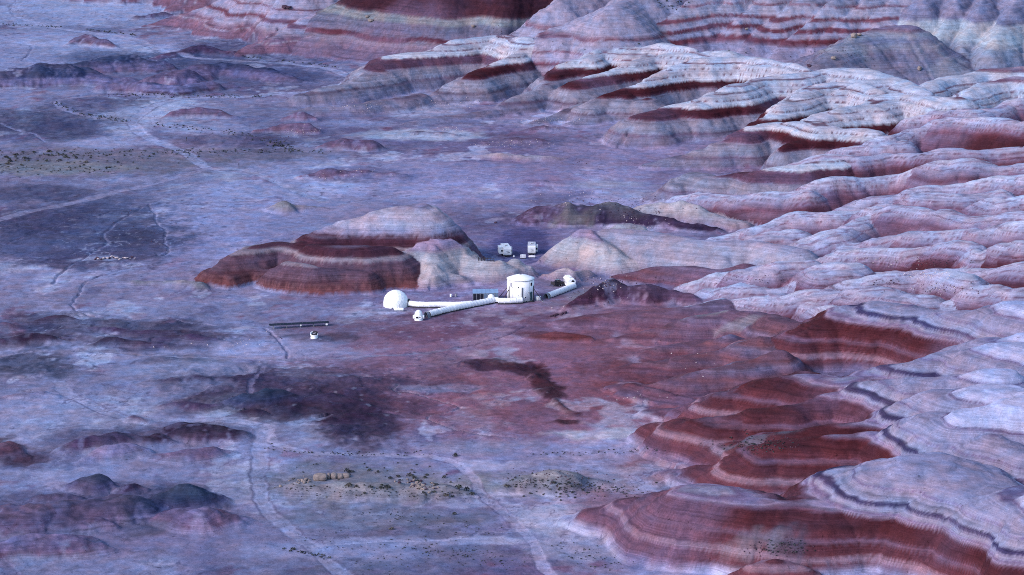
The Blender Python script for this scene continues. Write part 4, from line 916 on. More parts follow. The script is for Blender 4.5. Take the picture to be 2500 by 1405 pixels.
class MB:
    def __init__(self):
        self.bm = bmesh.new()

    def box(self, x0, x1, y0, y1, z0, z1, M=None):
        vs_ = [self.bm.verts.new(Vector(c) if M is None else M @ Vector(c)) for c in
               [(x0, y0, z0), (x1, y0, z0), (x1, y1, z0), (x0, y1, z0), (x0, y0, z1), (x1, y0, z1), (x1, y1, z1), (x0, y1, z1)]]
        for f in [(0, 3, 2, 1), (4, 5, 6, 7), (0, 1, 5, 4), (1, 2, 6, 5), (2, 3, 7, 6), (3, 0, 4, 7)]:
            self.bm.faces.new([vs_[i] for i in f])
        return self

    def rings(self, rings, cap0=True, cap1=True, closed=True):
        R_ = [[self.bm.verts.new(Vector(p)) for p in ring] for ring in rings]
        n = len(R_[0])
        for a, b in zip(R_[:-1], R_[1:]):
            for i in range(n if closed else n - 1):
                j = (i + 1) % n
                self.bm.faces.new([a[i], a[j], b[j], b[i]])
        if cap0:
            self.bm.faces.new(R_[0][::-1])
        if cap1:
            self.bm.faces.new(R_[-1])
        return self

    def lathe(self, prof, n=24, c=(0, 0), M=None):
        rings = []
        for r, z in prof:
            ring = []
            for i in range(n):
                a = 2 * math.pi * i / n
                v = Vector((c[0] + r * math.cos(a), c[1] + r * math.sin(a), z))
                ring.append(M @ v if M else v)
            rings.append(ring)
        return self.rings(rings)

    def bar(self, a, b, r, n=6):
        a, b = Vector(a), Vector(b)
        q = (b - a).to_track_quat('Z', 'Y').to_matrix()
        ra = [[(p + q @ Vector((r * math.cos(2 * math.pi * i / n), r * math.sin(2 * math.pi * i / n), 0))) for i in range(n)] for p in (a, b)]
        return self.rings(ra)

    def build(self, name, mat, parent=None, smooth_=False, bevel=0.0):
        bmesh.ops.recalc_face_normals(self.bm, faces=self.bm.faces)
        if bevel:
            bmesh.ops.bevel(self.bm, geom=[e for e in self.bm.edges], offset=bevel, segments=1, affect='EDGES')
        me = bpy.data.meshes.new(name)
        self.bm.to_mesh(me); self.bm.free()
        if smooth_:
            me.polygons.foreach_set("use_smooth", [True] * len(me.polygons))
        me.materials.append(mat)
        o = bpy.data.objects.new(name, me)
        COL.objects.link(o)
        if parent:
            o.parent = parent
        return o


def thing(name, label, cat, loc, rz=0.0, group=None):
    o = bpy.data.objects.new(name, None)
    o.empty_display_size = .5
    COL.objects.link(o)
    o.location = loc; o.rotation_euler = (0, 0, rz)
    o["label"] = label; o["category"] = cat
    if group:
        o["group"] = group
    return o


def tag(o, label, cat, group=None):
    o["label"] = label; o["category"] = cat
    if group:
        o["group"] = group
    return o


def copy_tree(o, parent=None):
    c = o.copy()
    COL.objects.link(c)
    if parent:
        c.parent = parent
    for ch in o.children:
        copy_tree(ch, c)
    return c


# ------------------------------------------------------------------ the cylindrical habitat
hp = ground_at(1271, 733)
hab = thing('habitat_tower', 'white two storey cylinder with shallow cone roof and dark wall braces', 'habitat', hp)
HR, HW = 4.0, 6.45
wall = MB().lathe([(HR, 0.1), (HR, HW)], 48).build('wall', WHITE, hab, True)
MB().lathe([(HR + .06, -.3), (HR + .06, .22)], 48).build('base_ring', DARK, hab)
rf = MB().lathe([(HR + .10, HW - .02), (HR + .12, HW + .08), (HR * .8, HW + .42), (HR * .55, HW + .80), (HR * .28, HW + 1.10), (.35, HW + 1.22)], 48).build('roof', WHITE, hab, True)
MB().lathe([(.34, HW + 1.20), (.34, HW + 1.30), (.2, HW + 1.36)], 12).build('vent', DARK, rf)
MB().lathe([(HR + .13, HW - .10), (HR + .13, HW + .0)], 48).build('eave_trim', MIDGREY, hab)
for a in range(8):   # standing seams of the roof
    t = a * math.pi / 4 + .2
    MB().bar((HR * math.sin(t), -HR * math.cos(t), HW + .10), (.4 * math.sin(t), -.4 * math.cos(t), HW + 1.24), .025, 4).build('seam', WHITE, rf)


def on_wall(deg):
    t = R(deg)
    return Matrix.Translation((HR * math.sin(t), -HR * math.cos(t), 0)) @ Matrix.Rotation(t, 4, 'Z')


def wall_box(name, deg, z0, z1, w, mat, depth=.07, parent=None):
    M_ = on_wall(deg)
    return MB().box(-w / 2, w / 2, -depth, .12, z0, z1, M_).build(name, mat, parent or hab)


for deg, z0, z1, w, mt, fm in [(-44, 4.55, 5.75, .62, MIDGREY, True), (-10, 4.35, 4.75, .34, BLACKG, True), (-10.5, 2.15, 2.42, .24, MIDGREY, False), (20, 1.35, 1.8, .38, BLACKG, True), (51, 4.75, 5.7, .72, BLACKG, True), (37, 2.55, 3.1, .42, MIDGREY, True)]:
    wf = wall_box('window', deg, z0 - .06, z1 + .06, w + .12, WHITE, .05)
    wall_box('pane', deg, z0, z1, w, mt, .075, wf)
wall_box('vent_cover', -38, 4.3, 4.5, .25, DARK)
dr = wall_box('door', 51, .35, 2.6, .95, TEAL, .07)
dm = MB()
Mx = on_wall(51)
dm.rings([[Mx @ Vector((.5 * math.cos(t), y, 2.6 + .42 * math.sin(t))) for t in [math.pi * k / 8 for k in range(9)]] for y in (-.07, .1)])
dm.build('door_arch', TEAL, dr)
wall_box('handle', 45, 1.35, 1.5, .08, WHITE, .11, dr)
wall_box('hatch', 25, .12, .38, .45, DARK)
wall_box('corner_trim', 40, .2, HW - .1, .04, MIDGREY, .02)
wall_box('pipe', -36, .3, 2.6, .05, MIDGREY, .05)
for deg in (-56, 6, 70, 128, 180, -116):
    M_ = on_wall(deg)
    br = MB().box(-.13, .13, -.20, -.005, .15, 4.55, M_).build('brace', DARK, hab)
    if deg == 6:
        continue
    p0, p1 = M_ @ Vector((0, -.2, 3.5)), M_ @ Vector((0, -3.0, .05))
    MB().bar(p0, p1, .10, 6).build('strut', RUST if deg in (-56, -116) else DARK, br)
    MB().box(-.3, .3, -3.25, -2.75, -.15, .1, M_).build('foot_plate', MIDGREY, br)
MB().box(.9, 2.0, -4.9, -3.9, 0, .18, Matrix.Rotation(R(51), 4, 'Z') @ Matrix.Translation((-1.45, 0, 0))).build('step', DARK, hab)


# ------------------------------------------------------------------ fabric tunnels
def tunnel(name, label, pts, w=1.7, h=1.42, z0=.38, seg=1.25, end0=None, mat=FABRIC, sag=.05):
    P = [Vector(ground_at(*q)) for q in pts]
    base = P[0].copy()
    root = thing(name, label, 'tunnel', base)
    # resample along the line, rounded by Chaikin
    for _ in range(2):
        Q = [P[0]]
        for a, b in zip(P[:-1], P[1:]):
            Q += [a.lerp(b, .25), a.lerp(b, .75)]
        P = Q + [P[-1]]
    L = [0]
    for a, b in zip(P[:-1], P[1:]):
        L.append(L[-1] + (b - a).length)

    def pos(s):
        s = max(0, min(L[-1], s))
        for i in range(len(P) - 1):
            if s <= L[i + 1] or i == len(P) - 2:
                f = (s - L[i]) / max(1e-6, L[i + 1] - L[i])
                return P[i].lerp(P[i + 1], f), (P[i + 1] - P[i]).normalized()
    n = max(2, round(L[-1] / seg))

    def ring(s, wid, hei, lo):
        c, d = pos(s)
        c0, d0 = pos(s - .8); c1, d1 = pos(s + .8)
        d = (d0 + d1).normalized()
        side = Vector((d.y, -d.x, 0)).normalized()
        c = c - base
        out = [c + side * (wid / 2) + Vector((0, 0, lo)), c + side * (wid / 2) * 1.02 + Vector((0, 0, lo + hei * .45))]
        for k in range(1, 8):
            t = math.pi * k / 8
            out.append(c + side * (wid / 2) * math.cos(t) + Vector((0, 0, lo + hei * (.45 + .55 * math.sin(t)))))
        out += [c - side * (wid / 2) * 1.02 + Vector((0, 0, lo + hei * .45)), c - side * (wid / 2) + Vector((0, 0, lo))]
        return out
    for k in range(n):
        s0, s1 = L[-1] * k / n, L[-1] * (k + 1) / n
        e = .012
        dip = random.uniform(.3, 1.0) * sag
        mid = [(s0 + (s1 - s0) * f) for f in (0.01, .12, .5, .88, .99)]
        shr = [0, dip * .7, dip, dip * .7, 0]
        low = random.uniform(-.03, .05)
        MB().rings([ring(m_, w - 2 * q_, h - q_, z0 + low) for m_, q_ in zip(mid, shr)]).build('cover_panel', mat, root, True)
        if k:
            MB().rings([ring(s0 - .04, w + .03, h + .02, z0 - .02), ring(s0 + .04, w + .03, h + .02, z0 - .02)]).build('hoop', mat, root)
    # dark timber frame that carries the covers
    fr = MB()
    rings = []
    for k in range(n + 1):
        c, d = pos(L[-1] * k / n)
        side = Vector((d.y, -d.x, 0)).normalized()
        c = c - base
        rings.append([c + side * (w * .46) + Vector((0, 0, -.15)), c + side * (w * .46) + Vector((0, 0, z0 + .05)), c - side * (w * .46) + Vector((0, 0, z0 + .05)), c - side * (w * .46) + Vector((0, 0, -.15))])
    fr.rings(rings).build('base_frame', DARK, root)
    if end0:
        MB().rings([ring(-.01, w * .96, h * .97, z0), ring(.0, w * .96, h * .97, z0)]).build('end_curtain', DARK, root)
        c, d = P[0] - base, (P[1] - P[0]).normalized()
        sd_ = Vector((d.y, -d.x, 0))
        for q_ in range(3):
            off = -d * (.35 + .45 * q_)
            m_ = MB()
            prev = None
            for k in range(9):
                t = math.pi * k / 8
                p_ = c + off + sd_ * (w / 2) * math.cos(t) + Vector((0, 0, (z0 + h) * math.sin(t) if True else 0))
                if prev is not None:
                    m_.bar(prev, p_, .05, 4)
                prev = p_
            m_.build('bare_hoop', HOOPG, root)
        m_ = MB()
        m_.rings([[c + off + sd_ * (w * .47) * math.cos(math.pi * k / 8) + Vector((0, 0, (z0 + h) * .97 * math.sin(math.pi * k / 8))) for k in range(9)] for off in (-d * 1.3, -d * .1)], False, False, False)
        m_.build('mesh_screen', HOOPG, root)
    return root


tunnel('fabric_tunnel', 'straight white tunnel in front of the cylinder tower, dark base strip below', [(1216, 741.5), (1245, 741.5), (1275, 741.5)], 1.6, 1.4, .38, 1.8)
tunnel('fabric_tunnel', 'long bent white tunnel running down left to the small observatory', [(1046.5, 774), (1085, 765.5), (1125, 757), (1165, 749), (1204, 741.5)], 1.7, 1.45, .36, 1.2, True)
tunnel('fabric_tunnel', 'white tunnel joined to the right side of the geodesic dome', [(1000, 748), (1030, 751.2), (1075, 752.2), (1122, 751), (1150, 750.4)], 1.7, 1.4, .38, 1.6)
tunnel('fabric_tunnel', 'white tunnel leading up right to the hulk with the arched opening', [(1338, 727), (1370, 715), (1401, 702.5)], 1.8, 1.42, .15, 1.5, True)

jp = ground_at(1209, 741)
jn = thing('junction_pod', 'small rounded white pod where the tunnels meet left of the tower', 'pod', jp)
MB().lathe([(1.05, .35), (1.05, 1.2), (.95, 1.75), (.7, 2.15), (.35, 2.38), (.05, 2.45)], 16, (-1.2, .9)).build('dome_cap', FABRIC, jn, True)
MB().box(-.7, .95, -.72, .72, .42, 1.62).build('sleeve', FABRIC, jn, False, .08)
MB().box(-.6, .85, -.6, .6, -.1, .44).build('base_frame', DARK, jn)

# ------------------------------------------------------------------ geodesic dome with its skirt wall
dp = ground_at(966.4, 748.5)
dome = thing('geodesic_dome', 'white geodesic dome at the left end of the station', 'dome', dp)
DR, DZ = 3.65, 1.15
MB().lathe([(DR - .02, -.2), (DR - .02, DZ)], 30).build('skirt_wall', WHITE, dome)
tmp = bmesh.new()
bmesh.ops.create_icosphere(tmp, subdivisions=3, radius=DR)
inner = MB()
for f in list(tmp.faces):
    cen = f.calc_center_median()
    if cen.z < .12:
        continue
    pts_ = [v.co.copy() for v in f.verts]
    for p_ in pts_:
        p_.z = max(p_.z, 0)
    m_ = MB()
    jit = random.uniform(-.012, .018)
    outp = [cen + (p_ - cen) * .972 + cen.normalized() * jit + Vector((0, 0, DZ)) for p_ in pts_]
    inp = [p_ - cen.normalized() * .06 for p_ in outp]
    m_.rings([inp, outp]).build('panel', WHITE, dome)
    inner.bm.faces.new([inner.bm.verts.new(p_ * .992 + Vector((0, 0, DZ))) for p_ in pts_])
inner.build('seam_lining', FABRIC, dome)
tmp.free()
cn = MB().box(3.2, 4.15, -.75, .75, -.1, 2.0).build('porch', DARK, dome)
MB().box(4.13, 4.2, -.55, .55, .3, 1.7).build('porch_door', MIDGREY, cn)
MB().box(-1.1, -.85, -3.78, -3.6, 0, .35).build('outlet_box', DARK, dome)
ap = ground_at(974.5, 757)
am = thing('antenna_mast', 'thin dark mast standing between the dome and the white gas tank', 'mast', ap)
MB().bar((0, 0, -.1), (0, 0, 1.5), .05).build('pole', DARK, am)
MB().box(-.2, .2, -.2, .2, -.05, .15).build('foot', DARK, am)


def gas_tank(px, py, ln, dia, label, rz=0.0):
    p_ = ground_at(px, py)
    t = thing('gas_tank', label, 'tank', p_, rz, None)
    M_ = Matrix.Rotation(R(90), 4, 'Y')
    r_ = dia / 2
    prof = [(.02, -ln / 2), (r_ * .55, -ln / 2 + .05), (r_ * .88, -ln / 2 + .18), (r_, -ln / 2 + .36), (r_, ln / 2 - .36), (r_ * .88, ln / 2 - .18), (r_ * .55, ln / 2 - .05), (.02, ln / 2)]
    m_ = MB().lathe(prof, 18, (0, 0), Matrix.Translation((0, 0, r_ + .16)) @ M_)
    m_.build('vessel', TANKW, t, True)
    for sx in (-ln * .3, ln * .3):
        MB().box(sx - .1, sx + .1, -r_ * .7, r_ * .7, -.05, .26).build('saddle', MIDGREY, t)
    MB().lathe([(.16, dia + .10), (.16, dia + .28), (.02, dia + .32)], 10).build('valve_cap', TANKW, t)
    return t


gas_tank(974.3, 761.3, 2.95, .85, 'white capsule gas tank lying in front of the geodesic dome')
gas_tank(1299, 629.6, 2.3, .66, 'white capsule gas tank in front of the right trailer')

# ------------------------------------------------------------------ observatories
op = ground_at(1022, 781)
ob = thing('observatory', 'small white observatory with bullet dome and two side boxes', 'observatory', op)
MB().lathe([(1.22, -.1), (1.22, .12), (1.15, .14), (1.15, 1.35)], 28).build('drum', WHITE, ob, False)
cap = MB().lathe([(1.18, 1.32), (1.18, 1.45), (1.10, 1.9), (.95, 2.35), (.7, 2.7), (.38, 2.93), (.05, 3.0)], 28).build('dome_cap', WHITE, ob, True)
MB().box(-.22, .22, -.95, 1.0, 2.52, 2.72).build('shutter', WHITE, cap, False, .06)
for sx in (-1, 1):
    MB().box(sx * 1.36 - .26, sx * 1.36 + .26, -.5, .5, .55, 1.42).build('side_box', WHITE, ob, False, .04)
fw = MB().box(-.82, .82, -1.24, -.9, .72, 1.38).build('window_band', WHITE, ob)
MB().box(-.7, -.02, -1.27, -1.2, .80, 1.30).build('pane', BLACKG, fw)
MB().box(.16, .62, -1.27, -1.2, 1.0, 1.28).build('pane', BLACKG, fw)

op = ground_at(767, 825.5)
ob = thing('observatory', 'tiny white observatory with its lid open, below the solar array', 'observatory', op)
MB().lathe([(1.0, -.1), (1.0, .25), (.96, .28), (.96, .62), (1.0, .64), (1.0, .95)], 26).build('drum', WHITE, ob, False)
Mt = Matrix.Translation((0, 0, 1.0)) @ Matrix.Rotation(R(12), 4, 'Y')
m_ = MB()
N_ = 26
lo = [Vector((1.04 * math.cos(2 * math.pi * i / N_), 1.04 * math.sin(2 * math.pi * i / N_), .93)) for i in range(N_)]
hi = [Vector((1.08 * math.cos(2 * math.pi * i / N_), 1.08 * math.sin(2 * math.pi * i / N_), 1.28 + .22 * math.cos(2 * math.pi * i / N_ - 2.4) + .22 * math.sin(2 * math.pi * i / N_))) for i in range(N_)]
hi2 = [Vector((v.x * .90, v.y * .90, v.z)) for v in hi]
dk = [Vector((v.x * .86, v.y * .86, 1.0)) for v in hi]
m_.rings([lo, hi, hi2, dk], False, False).build('collar', WHITE, ob, True)
MB().rings([[v + Vector((0, 0, .02)) for v in dk], [v + Vector((0, 0, .05)) for v in dk]]).build('floor_pad', DARK, ob)
sc_ = MB().bar((0, 0, 1.0), (.1, .05, 1.25), .12, 8).build('pier', DARK, ob)
MB().bar((-.15, .1, 1.2), (.45, -.1, 1.5), .14, 10).build('telescope', MIDGREY, sc_)
MB().rings([[Vector((.25 + .80 * math.cos(t), .45 + .45 * math.sin(t), 1.42 + .30 * math.sin(t))) for t in [2 * math.pi * k / 16 for k in range(16)]],
            [Vector((.25 + .80 * math.cos(t), .50 + .45 * math.sin(t), 1.50 + .30 * math.sin(t))) for t in [2 * math.pi * k / 16 for k in range(16)]]]).build('open_lid', DARK, ob)

# ------------------------------------------------------------------ ground mounted solar array
a0, a1 = ground_at(657, 803), ground_at(803.5, 796.0)
dv = a1 - a0
LEN, rz = dv.length, math.atan2(dv.y, dv.x)
sa = thing('solar_array', 'long low row of black solar panels on steel posts', 'solar array', a0, rz)
npan = 16
tilt = R(-3)
for k in range(npan):
    x0, x1 = LEN * k / npan + .03, LEN * (k + 1) / npan - .03
    M_ = Matrix.Translation((0, 0, 1.22)) @ Matrix.Rotation(-tilt, 4, 'X')
    for row in range(1):
        pn = MB().box(x0, x1, -1.0, 1.0, -.03, .03, M_).build('panel', PV, sa)
MB().box(0, LEN, -.75, -.65, 1.08, 1.17).build('rail', MIDGREY, sa)
MB().box(0, LEN, .65, .75, .98, 1.07).build('rail', MIDGREY, sa)
for f in (.07, .29, .52, .74, .95):
    MB().box(LEN * f - .06, LEN * f + .06, -.76, -.64, -.2, 1.1).build('post', MIDGREY, sa)
    MB().box(LEN * f - .05, LEN * f + .05, .64, .76, -.2, 1.0).build('post', MIDGREY, sa)
    MB().bar((LEN * f, -.7, .25), (LEN * f, .7, .95), .04, 4).build('strut', MIDGREY, sa)
MB().box(LEN * .95 - .25, LEN * .95 + .3, -.95, -.78, .55, 1.05).build('inverter_box', TANKW, sa)
MB().box(LEN * .52 - .2, LEN * .52 + .2, -.95, -.78, .7, 1.05).build('junction_box', TANKW, sa)

# ------------------------------------------------------------------ greenhouse behind the tunnel
gp = ground_at(1185.5, 735.0)
gh = thing('greenhouse', 'blue grey greenhouse with clear walls behind the long tunnel', 'greenhouse', gp, R(2.5))
GL, GD, GHH = 7.4, 4.2, 2.15
MB().box(-GL / 2, GL / 2, .06, GD, -.1, .12).build('floor_sill', MIDGREY, gh)
nb = 7
for k in range(nb):
    x0, x1 = -GL / 2 + GL * k / nb + .05, -GL / 2 + GL * (k + 1) / nb - .05
    MB().box(x0, x1, 0, .05, .12, GHH - .1).build('wall_pane', BLACKG if k in (0, 1, 2) else GLASSB, gh)
for k in range(nb + 1):
    x = -GL / 2 + GL * k / nb
    MB().box(x - .05, x + .05, -.03, .08, -.05, GHH).build('post', MIDGREY, gh)
MB().box(-GL / 2 - .05, GL / 2 + .05, -.05, .08, GHH - .1, GHH + .02).build('eave_beam', MIDGREY, gh)
MB().box(-GL / 2, GL / 2, GD - .05, GD, -.05, GHH).build('rear_wall', GLASSB, gh)
for sx in (-1, 1):
    m_ = MB()
    m_.rings([[(sx * GL / 2 + dx, .06, .1), (sx * GL / 2 + dx, GD - .06, .1), (sx * GL / 2 + dx, GD - .06, GHH), (sx * GL / 2 + dx, GD / 2, GHH + .75), (sx * GL / 2 + dx, .06, GHH)] for dx in (-.03, .03)])
    m_.build('end_wall', GLASSB, gh)
nr = 6
for k in range(nr):
    x0, x1 = -GL / 2 - .1 + (GL + .2) * k / nr + .012, -GL / 2 - .1 + (GL + .2) * (k + 1) / nr - .012
    MB().rings([[(x0, -.14, GHH + .02), (x0, GD / 2, GHH + .82), (x0, GD + .14, GHH + .02), (x0, GD + .14, GHH + .07), (x0, GD / 2, GHH + .88), (x0, -.14, GHH + .07)],
                [(x1, -.14, GHH + .02), (x1, GD / 2, GHH + .82), (x1, GD + .14, GHH + .02), (x1, GD + .14, GHH + .07), (x1, GD / 2, GHH + .88), (x1, -.14, GHH + .07)]]).build('roof_panel', ROOFB, gh)

# ------------------------------------------------------------------ white hulk (workshop) at the right tunnel end
rp = ground_at(1396, 702.5)
ram = thing('workshop_hulk', 'white eight sided fuselage hulk with a dark arched opening', 'workshop', rp, R(14))


def octo(w, h, c, y):
    return [(-w / 2 + c, y, 0), (w / 2 - c, y, 0), (w / 2, y, c * .6), (w / 2, y, h - c), (w / 2 - c, y, h), (-w / 2 + c, y, h), (-w / 2, y, h - c), (-w / 2, y, c * .6)]


body = MB().rings([octo(2.3, 2.65, .55, 0), octo(2.45, 2.8, .6, .15), octo(2.45, 2.85, .6, 5.3), octo(2.1, 2.5, .6, 5.7)]).build('body', WHITE, ram)
MB().rings([[(.35 + .5 * math.cos(t), y, 1.75 + .62 * math.sin(t)) for t in [math.pi * k / 10 for k in range(11)]] for y in (-.03, .12)]).build('arched_opening', BLACKG, ram)
for y in (1.0, 2.2, 3.6):
    wf = MB().box(-1.26, -1.18, y, y + .32, 1.1, 2.1).build('window', BLACKG, ram)
MB().box(-1.255, -1.18, 4.4, 5.1, .3, 2.0).build('side_door', MIDGREY, ram)
MB().box(-.35, .55, 1.0, 1.6, 2.83, 2.93).build('roof_hatch', GREY_W, ram)
for y in (.9, 2.6, 4.3):
    MB().rings([octo(2.49, 2.88, .61, y), octo(2.49, 2.88, .61, y + .06)]).build('rib', WHITE, ram)
MB().box(-.9, .9, .5, 5.0, -.3, .05).build('skid', DARK, ram)

# ------------------------------------------------------------------ black utility trailer beside the hulk
up = ground_at(1362, 699)
ut = thing('utility_trailer', 'black flatbed trailer loaded with dark gear beside the white hulk', 'trailer', up, R(38))
MB().box(-2.0, 2.0, -1.0, 1.0, .55, .75).build('bed', DARK, ut)
MB().box(-2.0, 2.0, -1.02, -.94, .75, 1.25).build('side_board', DARK, ut)
MB().box(-2.0, 2.0, .94, 1.02, .75, 1.25).build('side_board', DARK, ut)
MB().box(-2.02, -1.94, -.94, .94, .75, 1.5).build('front_board', DARK, ut)
for sy in (-1, 1):
    for x in (-.5, .45):
        wh = MB().lathe([(.40, -.12), (.42, 0), (.40, .12)], 14, (0, 0), Matrix.Translation((x, sy * 1.18, .38)) @ Matrix.Rotation(R(90), 4, 'X')).build('wheel', TIRE, ut)
        MB().lathe([(.2, -.14), (.2, .14)], 10, (0, 0), Matrix.Translation((x, sy * 1.18, .38)) @ Matrix.Rotation(R(90), 4, 'X')).build('rim', MIDGREY, wh)
MB().bar((-2.0, .6, .6), (-3.2, 0, .5), .06).build('drawbar', DARK, ut)
MB().bar((-2.0, -.6, .6), (-3.2, 0, .5), .06).build('drawbar', DARK, ut)
MB().box(-.9, .4, -.6, .5, .75, 1.9).build('gear_box', BLACKG, ut, False, .05)
for q_ in [(-.2, -.3), (.1, .2), (.7, -.1)]:
    MB().bar((q_[0], q_[1], .8), (q_[0] - .3, q_[1] + .2, 2.5), .06).build('pole', DARK, ut)
MB().bar((-.5, -.1, 2.2), (.5, .1, 2.4), .05).build('cross_pole', MIDGREY, ut)
MB().box(.7, 1.7, -.8, .7, .75, 1.15).build('crate', DARK, ut)

# ------------------------------------------------------------------ cistern by the tower
cp = ground_at(1314.2, 732.0)
ct = thing('water_tank', 'squat white cistern right of the cylinder tower', 'tank', cp)
MB().lathe([(.74, 0), (.80, .06), (.80, .5), (.77, .55), (.80, .6), (.80, 1.02), (.72, 1.12), (.25, 1.18)], 24).build('vessel', TANKW, ct, True)
MB().lathe([(.22, 1.16), (.22, 1.24)], 12).build('lid', MIDGREY, ct)
MB().lathe([(.82, .26), (.82, .31)], 24).build('band', MIDGREY, ct)
MB().lathe([(.82, .80), (.82, .85)], 24).build('band', MIDGREY, ct)
MB().bar((0, -.82, -.1), (0, -.82, 1.0), .03).build('pipe', MIDGREY, ct)


# ------------------------------------------------------------------ caravans
def caravan(px, py, rz, label, left_slide, right_slide, ln):
    p_ = ground_at(px, py)
    t = thing('travel_trailer', label, 'caravan', p_, rz, None)
    W_, H0, H1 = 2.45, .62, 3.0
    prof = lambda x: [(x, 0.0, H0), (x, -.12, H0 + .5), (x, -.05, H1 - .5), (x, .28, H1), (x, ln, H1), (x, ln, H0)]
    b_ = MB().rings([prof(-W_ / 2), prof(W_ / 2)]).build('body', CARAVAN_WHITE, t)
    MB().box(-W_ / 2 + .08, W_ / 2 - .08, .32, ln - .05, H1 - .01, H1 + .05).build('roof_skin', GREY_W if not left_slide else CARAVAN_WHITE, t)
    ac = MB().box(-.38, .38, ln * .42, ln * .42 + .8, H1 + .05, H1 + .36).build('air_conditioner', CARAVAN_WHITE, t, False, .05)
    MB().box(-.28, .28, ln * .42 - .02, ln * .42, H1 + .12, H1 + .28).build('grille', DARK, ac)
    for vx, vy in [(-.6, ln * .2), (.5, ln * .72), (-.4, ln * .8)]:
        MB().box(vx - .2, vx + .2, vy - .2, vy + .2, H1 + .05, H1 + .18).build('roof_vent', GREY_W, t)
    MB().box(-W_ / 2 + .05, W_ / 2 - .05, .05, ln - .05, .38, H0).build('chassis', DARK, t)
    for sx in (-1, 1):
        for y in (ln * .48, ln * .48 + .85):
            wh = MB().lathe([(.34, -.1), (.36, 0), (.34, .1)], 14, (0, 0), Matrix.Translation((sx * (W_ / 2 - .12), y, .36)) @ Matrix.Rotation(R(90), 4, 'Y')).build('wheel', TIRE, t)
            MB().lathe([(.17, -.12), (.17, .12)], 10, (0, 0), Matrix.Translation((sx * (W_ / 2 - .12), y, .36)) @ Matrix.Rotation(R(90), 4, 'Y')).build('rim', MIDGREY, wh)
    MB().bar((-.5, 0, .5), (0, -1.1, .45), .05).build('drawbar', DARK, t)
    MB().bar((.5, 0, .5), (0, -1.1, .45), .05).build('drawbar', DARK, t)
    for sx in (-1, 1):
        MB().bar((sx * .9, .3, -.05), (sx * .9, .3, .6), .04).build('jack', MIDGREY, t)
    # faded stripes of the front decal, unreadable at this distance
    MB().box(-.35, .55, -.135, -.10, 1.75, 1.80).build('decal_stripe', DECAL, t)
    MB().box(-.25, .75, -.15, -.115, 1.30, 1.38).build('decal_stripe', DECAL, t)
    MB().rings([[(-.1, -.15, 1.42), (.7, -.15, 1.36), (.75, -.15, 1.46), (.3, -.15, 1.52)], [(-.1, -.11, 1.42), (.7, -.11, 1.36), (.75, -.11, 1.46), (.3, -.11, 1.52)]]).build('decal_swoosh', DECAL, t)
    for sx in (-1, 1):
        for y in (ln * .18, ln * .85):
            w_ = MB().box(sx * W_ / 2 - .02, sx * W_ / 2 + .02, y, y + .7, 1.6, 2.3).build('window', WHITE, t)
            MB().box(sx * W_ / 2 - .03, sx * W_ / 2 + .03, y + .05, y + .65, 1.65, 2.25).build('pane', BLACKG, w_)
    if left_slide:
        s_ = MB().box(-W_ / 2 - 1.2, -W_ / 2, 1.1, 4.2, .8, 2.85).build('slide_out', CARAVAN_WHITE, t, False, .02)
        MB().box(-W_ / 2 - .62, -W_ / 2 - .08, 1.06, 1.10, 1.55, 2.05).build('pane', BLACKG, s_)
        MB().box(-W_ / 2 - 1.25, -W_ / 2 + .0, 1.02, 4.28, 2.85, 2.93).build('slide_roof', CARAVAN_WHITE, s_)
    if right_slide:
        y0 = 1.2 if left_slide else 1.6
        dpt = .5 if left_slide else .75
        s_ = MB().box(W_ / 2, W_ / 2 + dpt, y0, y0 + 2.6, .8, 2.6).build('slide_out', CARAVAN_WHITE, t, False, .02)
        MB().box(W_ / 2 + .1, W_ / 2 + dpt - .1, y0 - .03, y0, 1.4, 2.0).build('pane', BLACKG, s_)
        MB().box(W_ / 2, W_ / 2 + dpt + .04, y0 - .04, y0 + 2.64, 2.6, 2.68).build('slide_roof', GREY_W, s_)
    return t


caravan(1239, 627.0, R(9), 'white travel trailer with a wide left slide out and one dark window', True, True, 6.6)
caravan(1297.8, 624.3, R(-1), 'white travel trailer with grey roof and right slide out', False, True, 6.2)
tp = ground_at(1277, 630.4)
tt_ = thing('tote_tank', 'white cube water tote between the two travel trailers', 'tank', tp)
MB().box(-.85, .85, -.5, .5, .16, 1.15).build('vessel', TANKW, tt_, False, .08)
MB().box(-.9, .9, -.55, .55, 0, .15).build('pallet', WOODD, tt_)
for x in (-.45, 0, .45):
    MB().box(x - .02, x + .02, -.525, -.5, .2, 1.15).build('cage_bar', MIDGREY, tt_)
MB().lathe([(.2, 1.14), (.2, 1.26)], 12).build('lid', TANKW, tt_)
bp_ = ground_at(1254.8, 629.8)
bt = thing('gas_bottle', 'small round white gas bottle right of the left trailer', 'gas bottle', bp_)
MB().lathe([(.16, 0), (.30, .1), (.34, .3), (.30, .52), (.14, .62), (.1, .72)], 14).build('vessel', TANKW, bt, True)
MB().lathe([(.08, .7), (.08, .8)], 8).build('valve', MIDGREY, bt)

# dark rail fence partly hidden by the cream spur
f0, f1 = ground_at(1168, 637), ground_at(1206, 639)
fd = f1 - f0
fc = thing('rail_fence', 'low dark rail fence behind the cream spur left of the trailers', 'fence', f0, math.atan2(fd.y, fd.x))
for k in range(6):
    MB().box(fd.length * k / 5 - .07, fd.length * k / 5 + .07, -.07, .07, -.3, 1.35).build('post', WOODD, fc)
for z in (.45, .95):
    MB().box(0, fd.length, -.12, -.07, z, z + .16).build('rail', WOODD, fc)

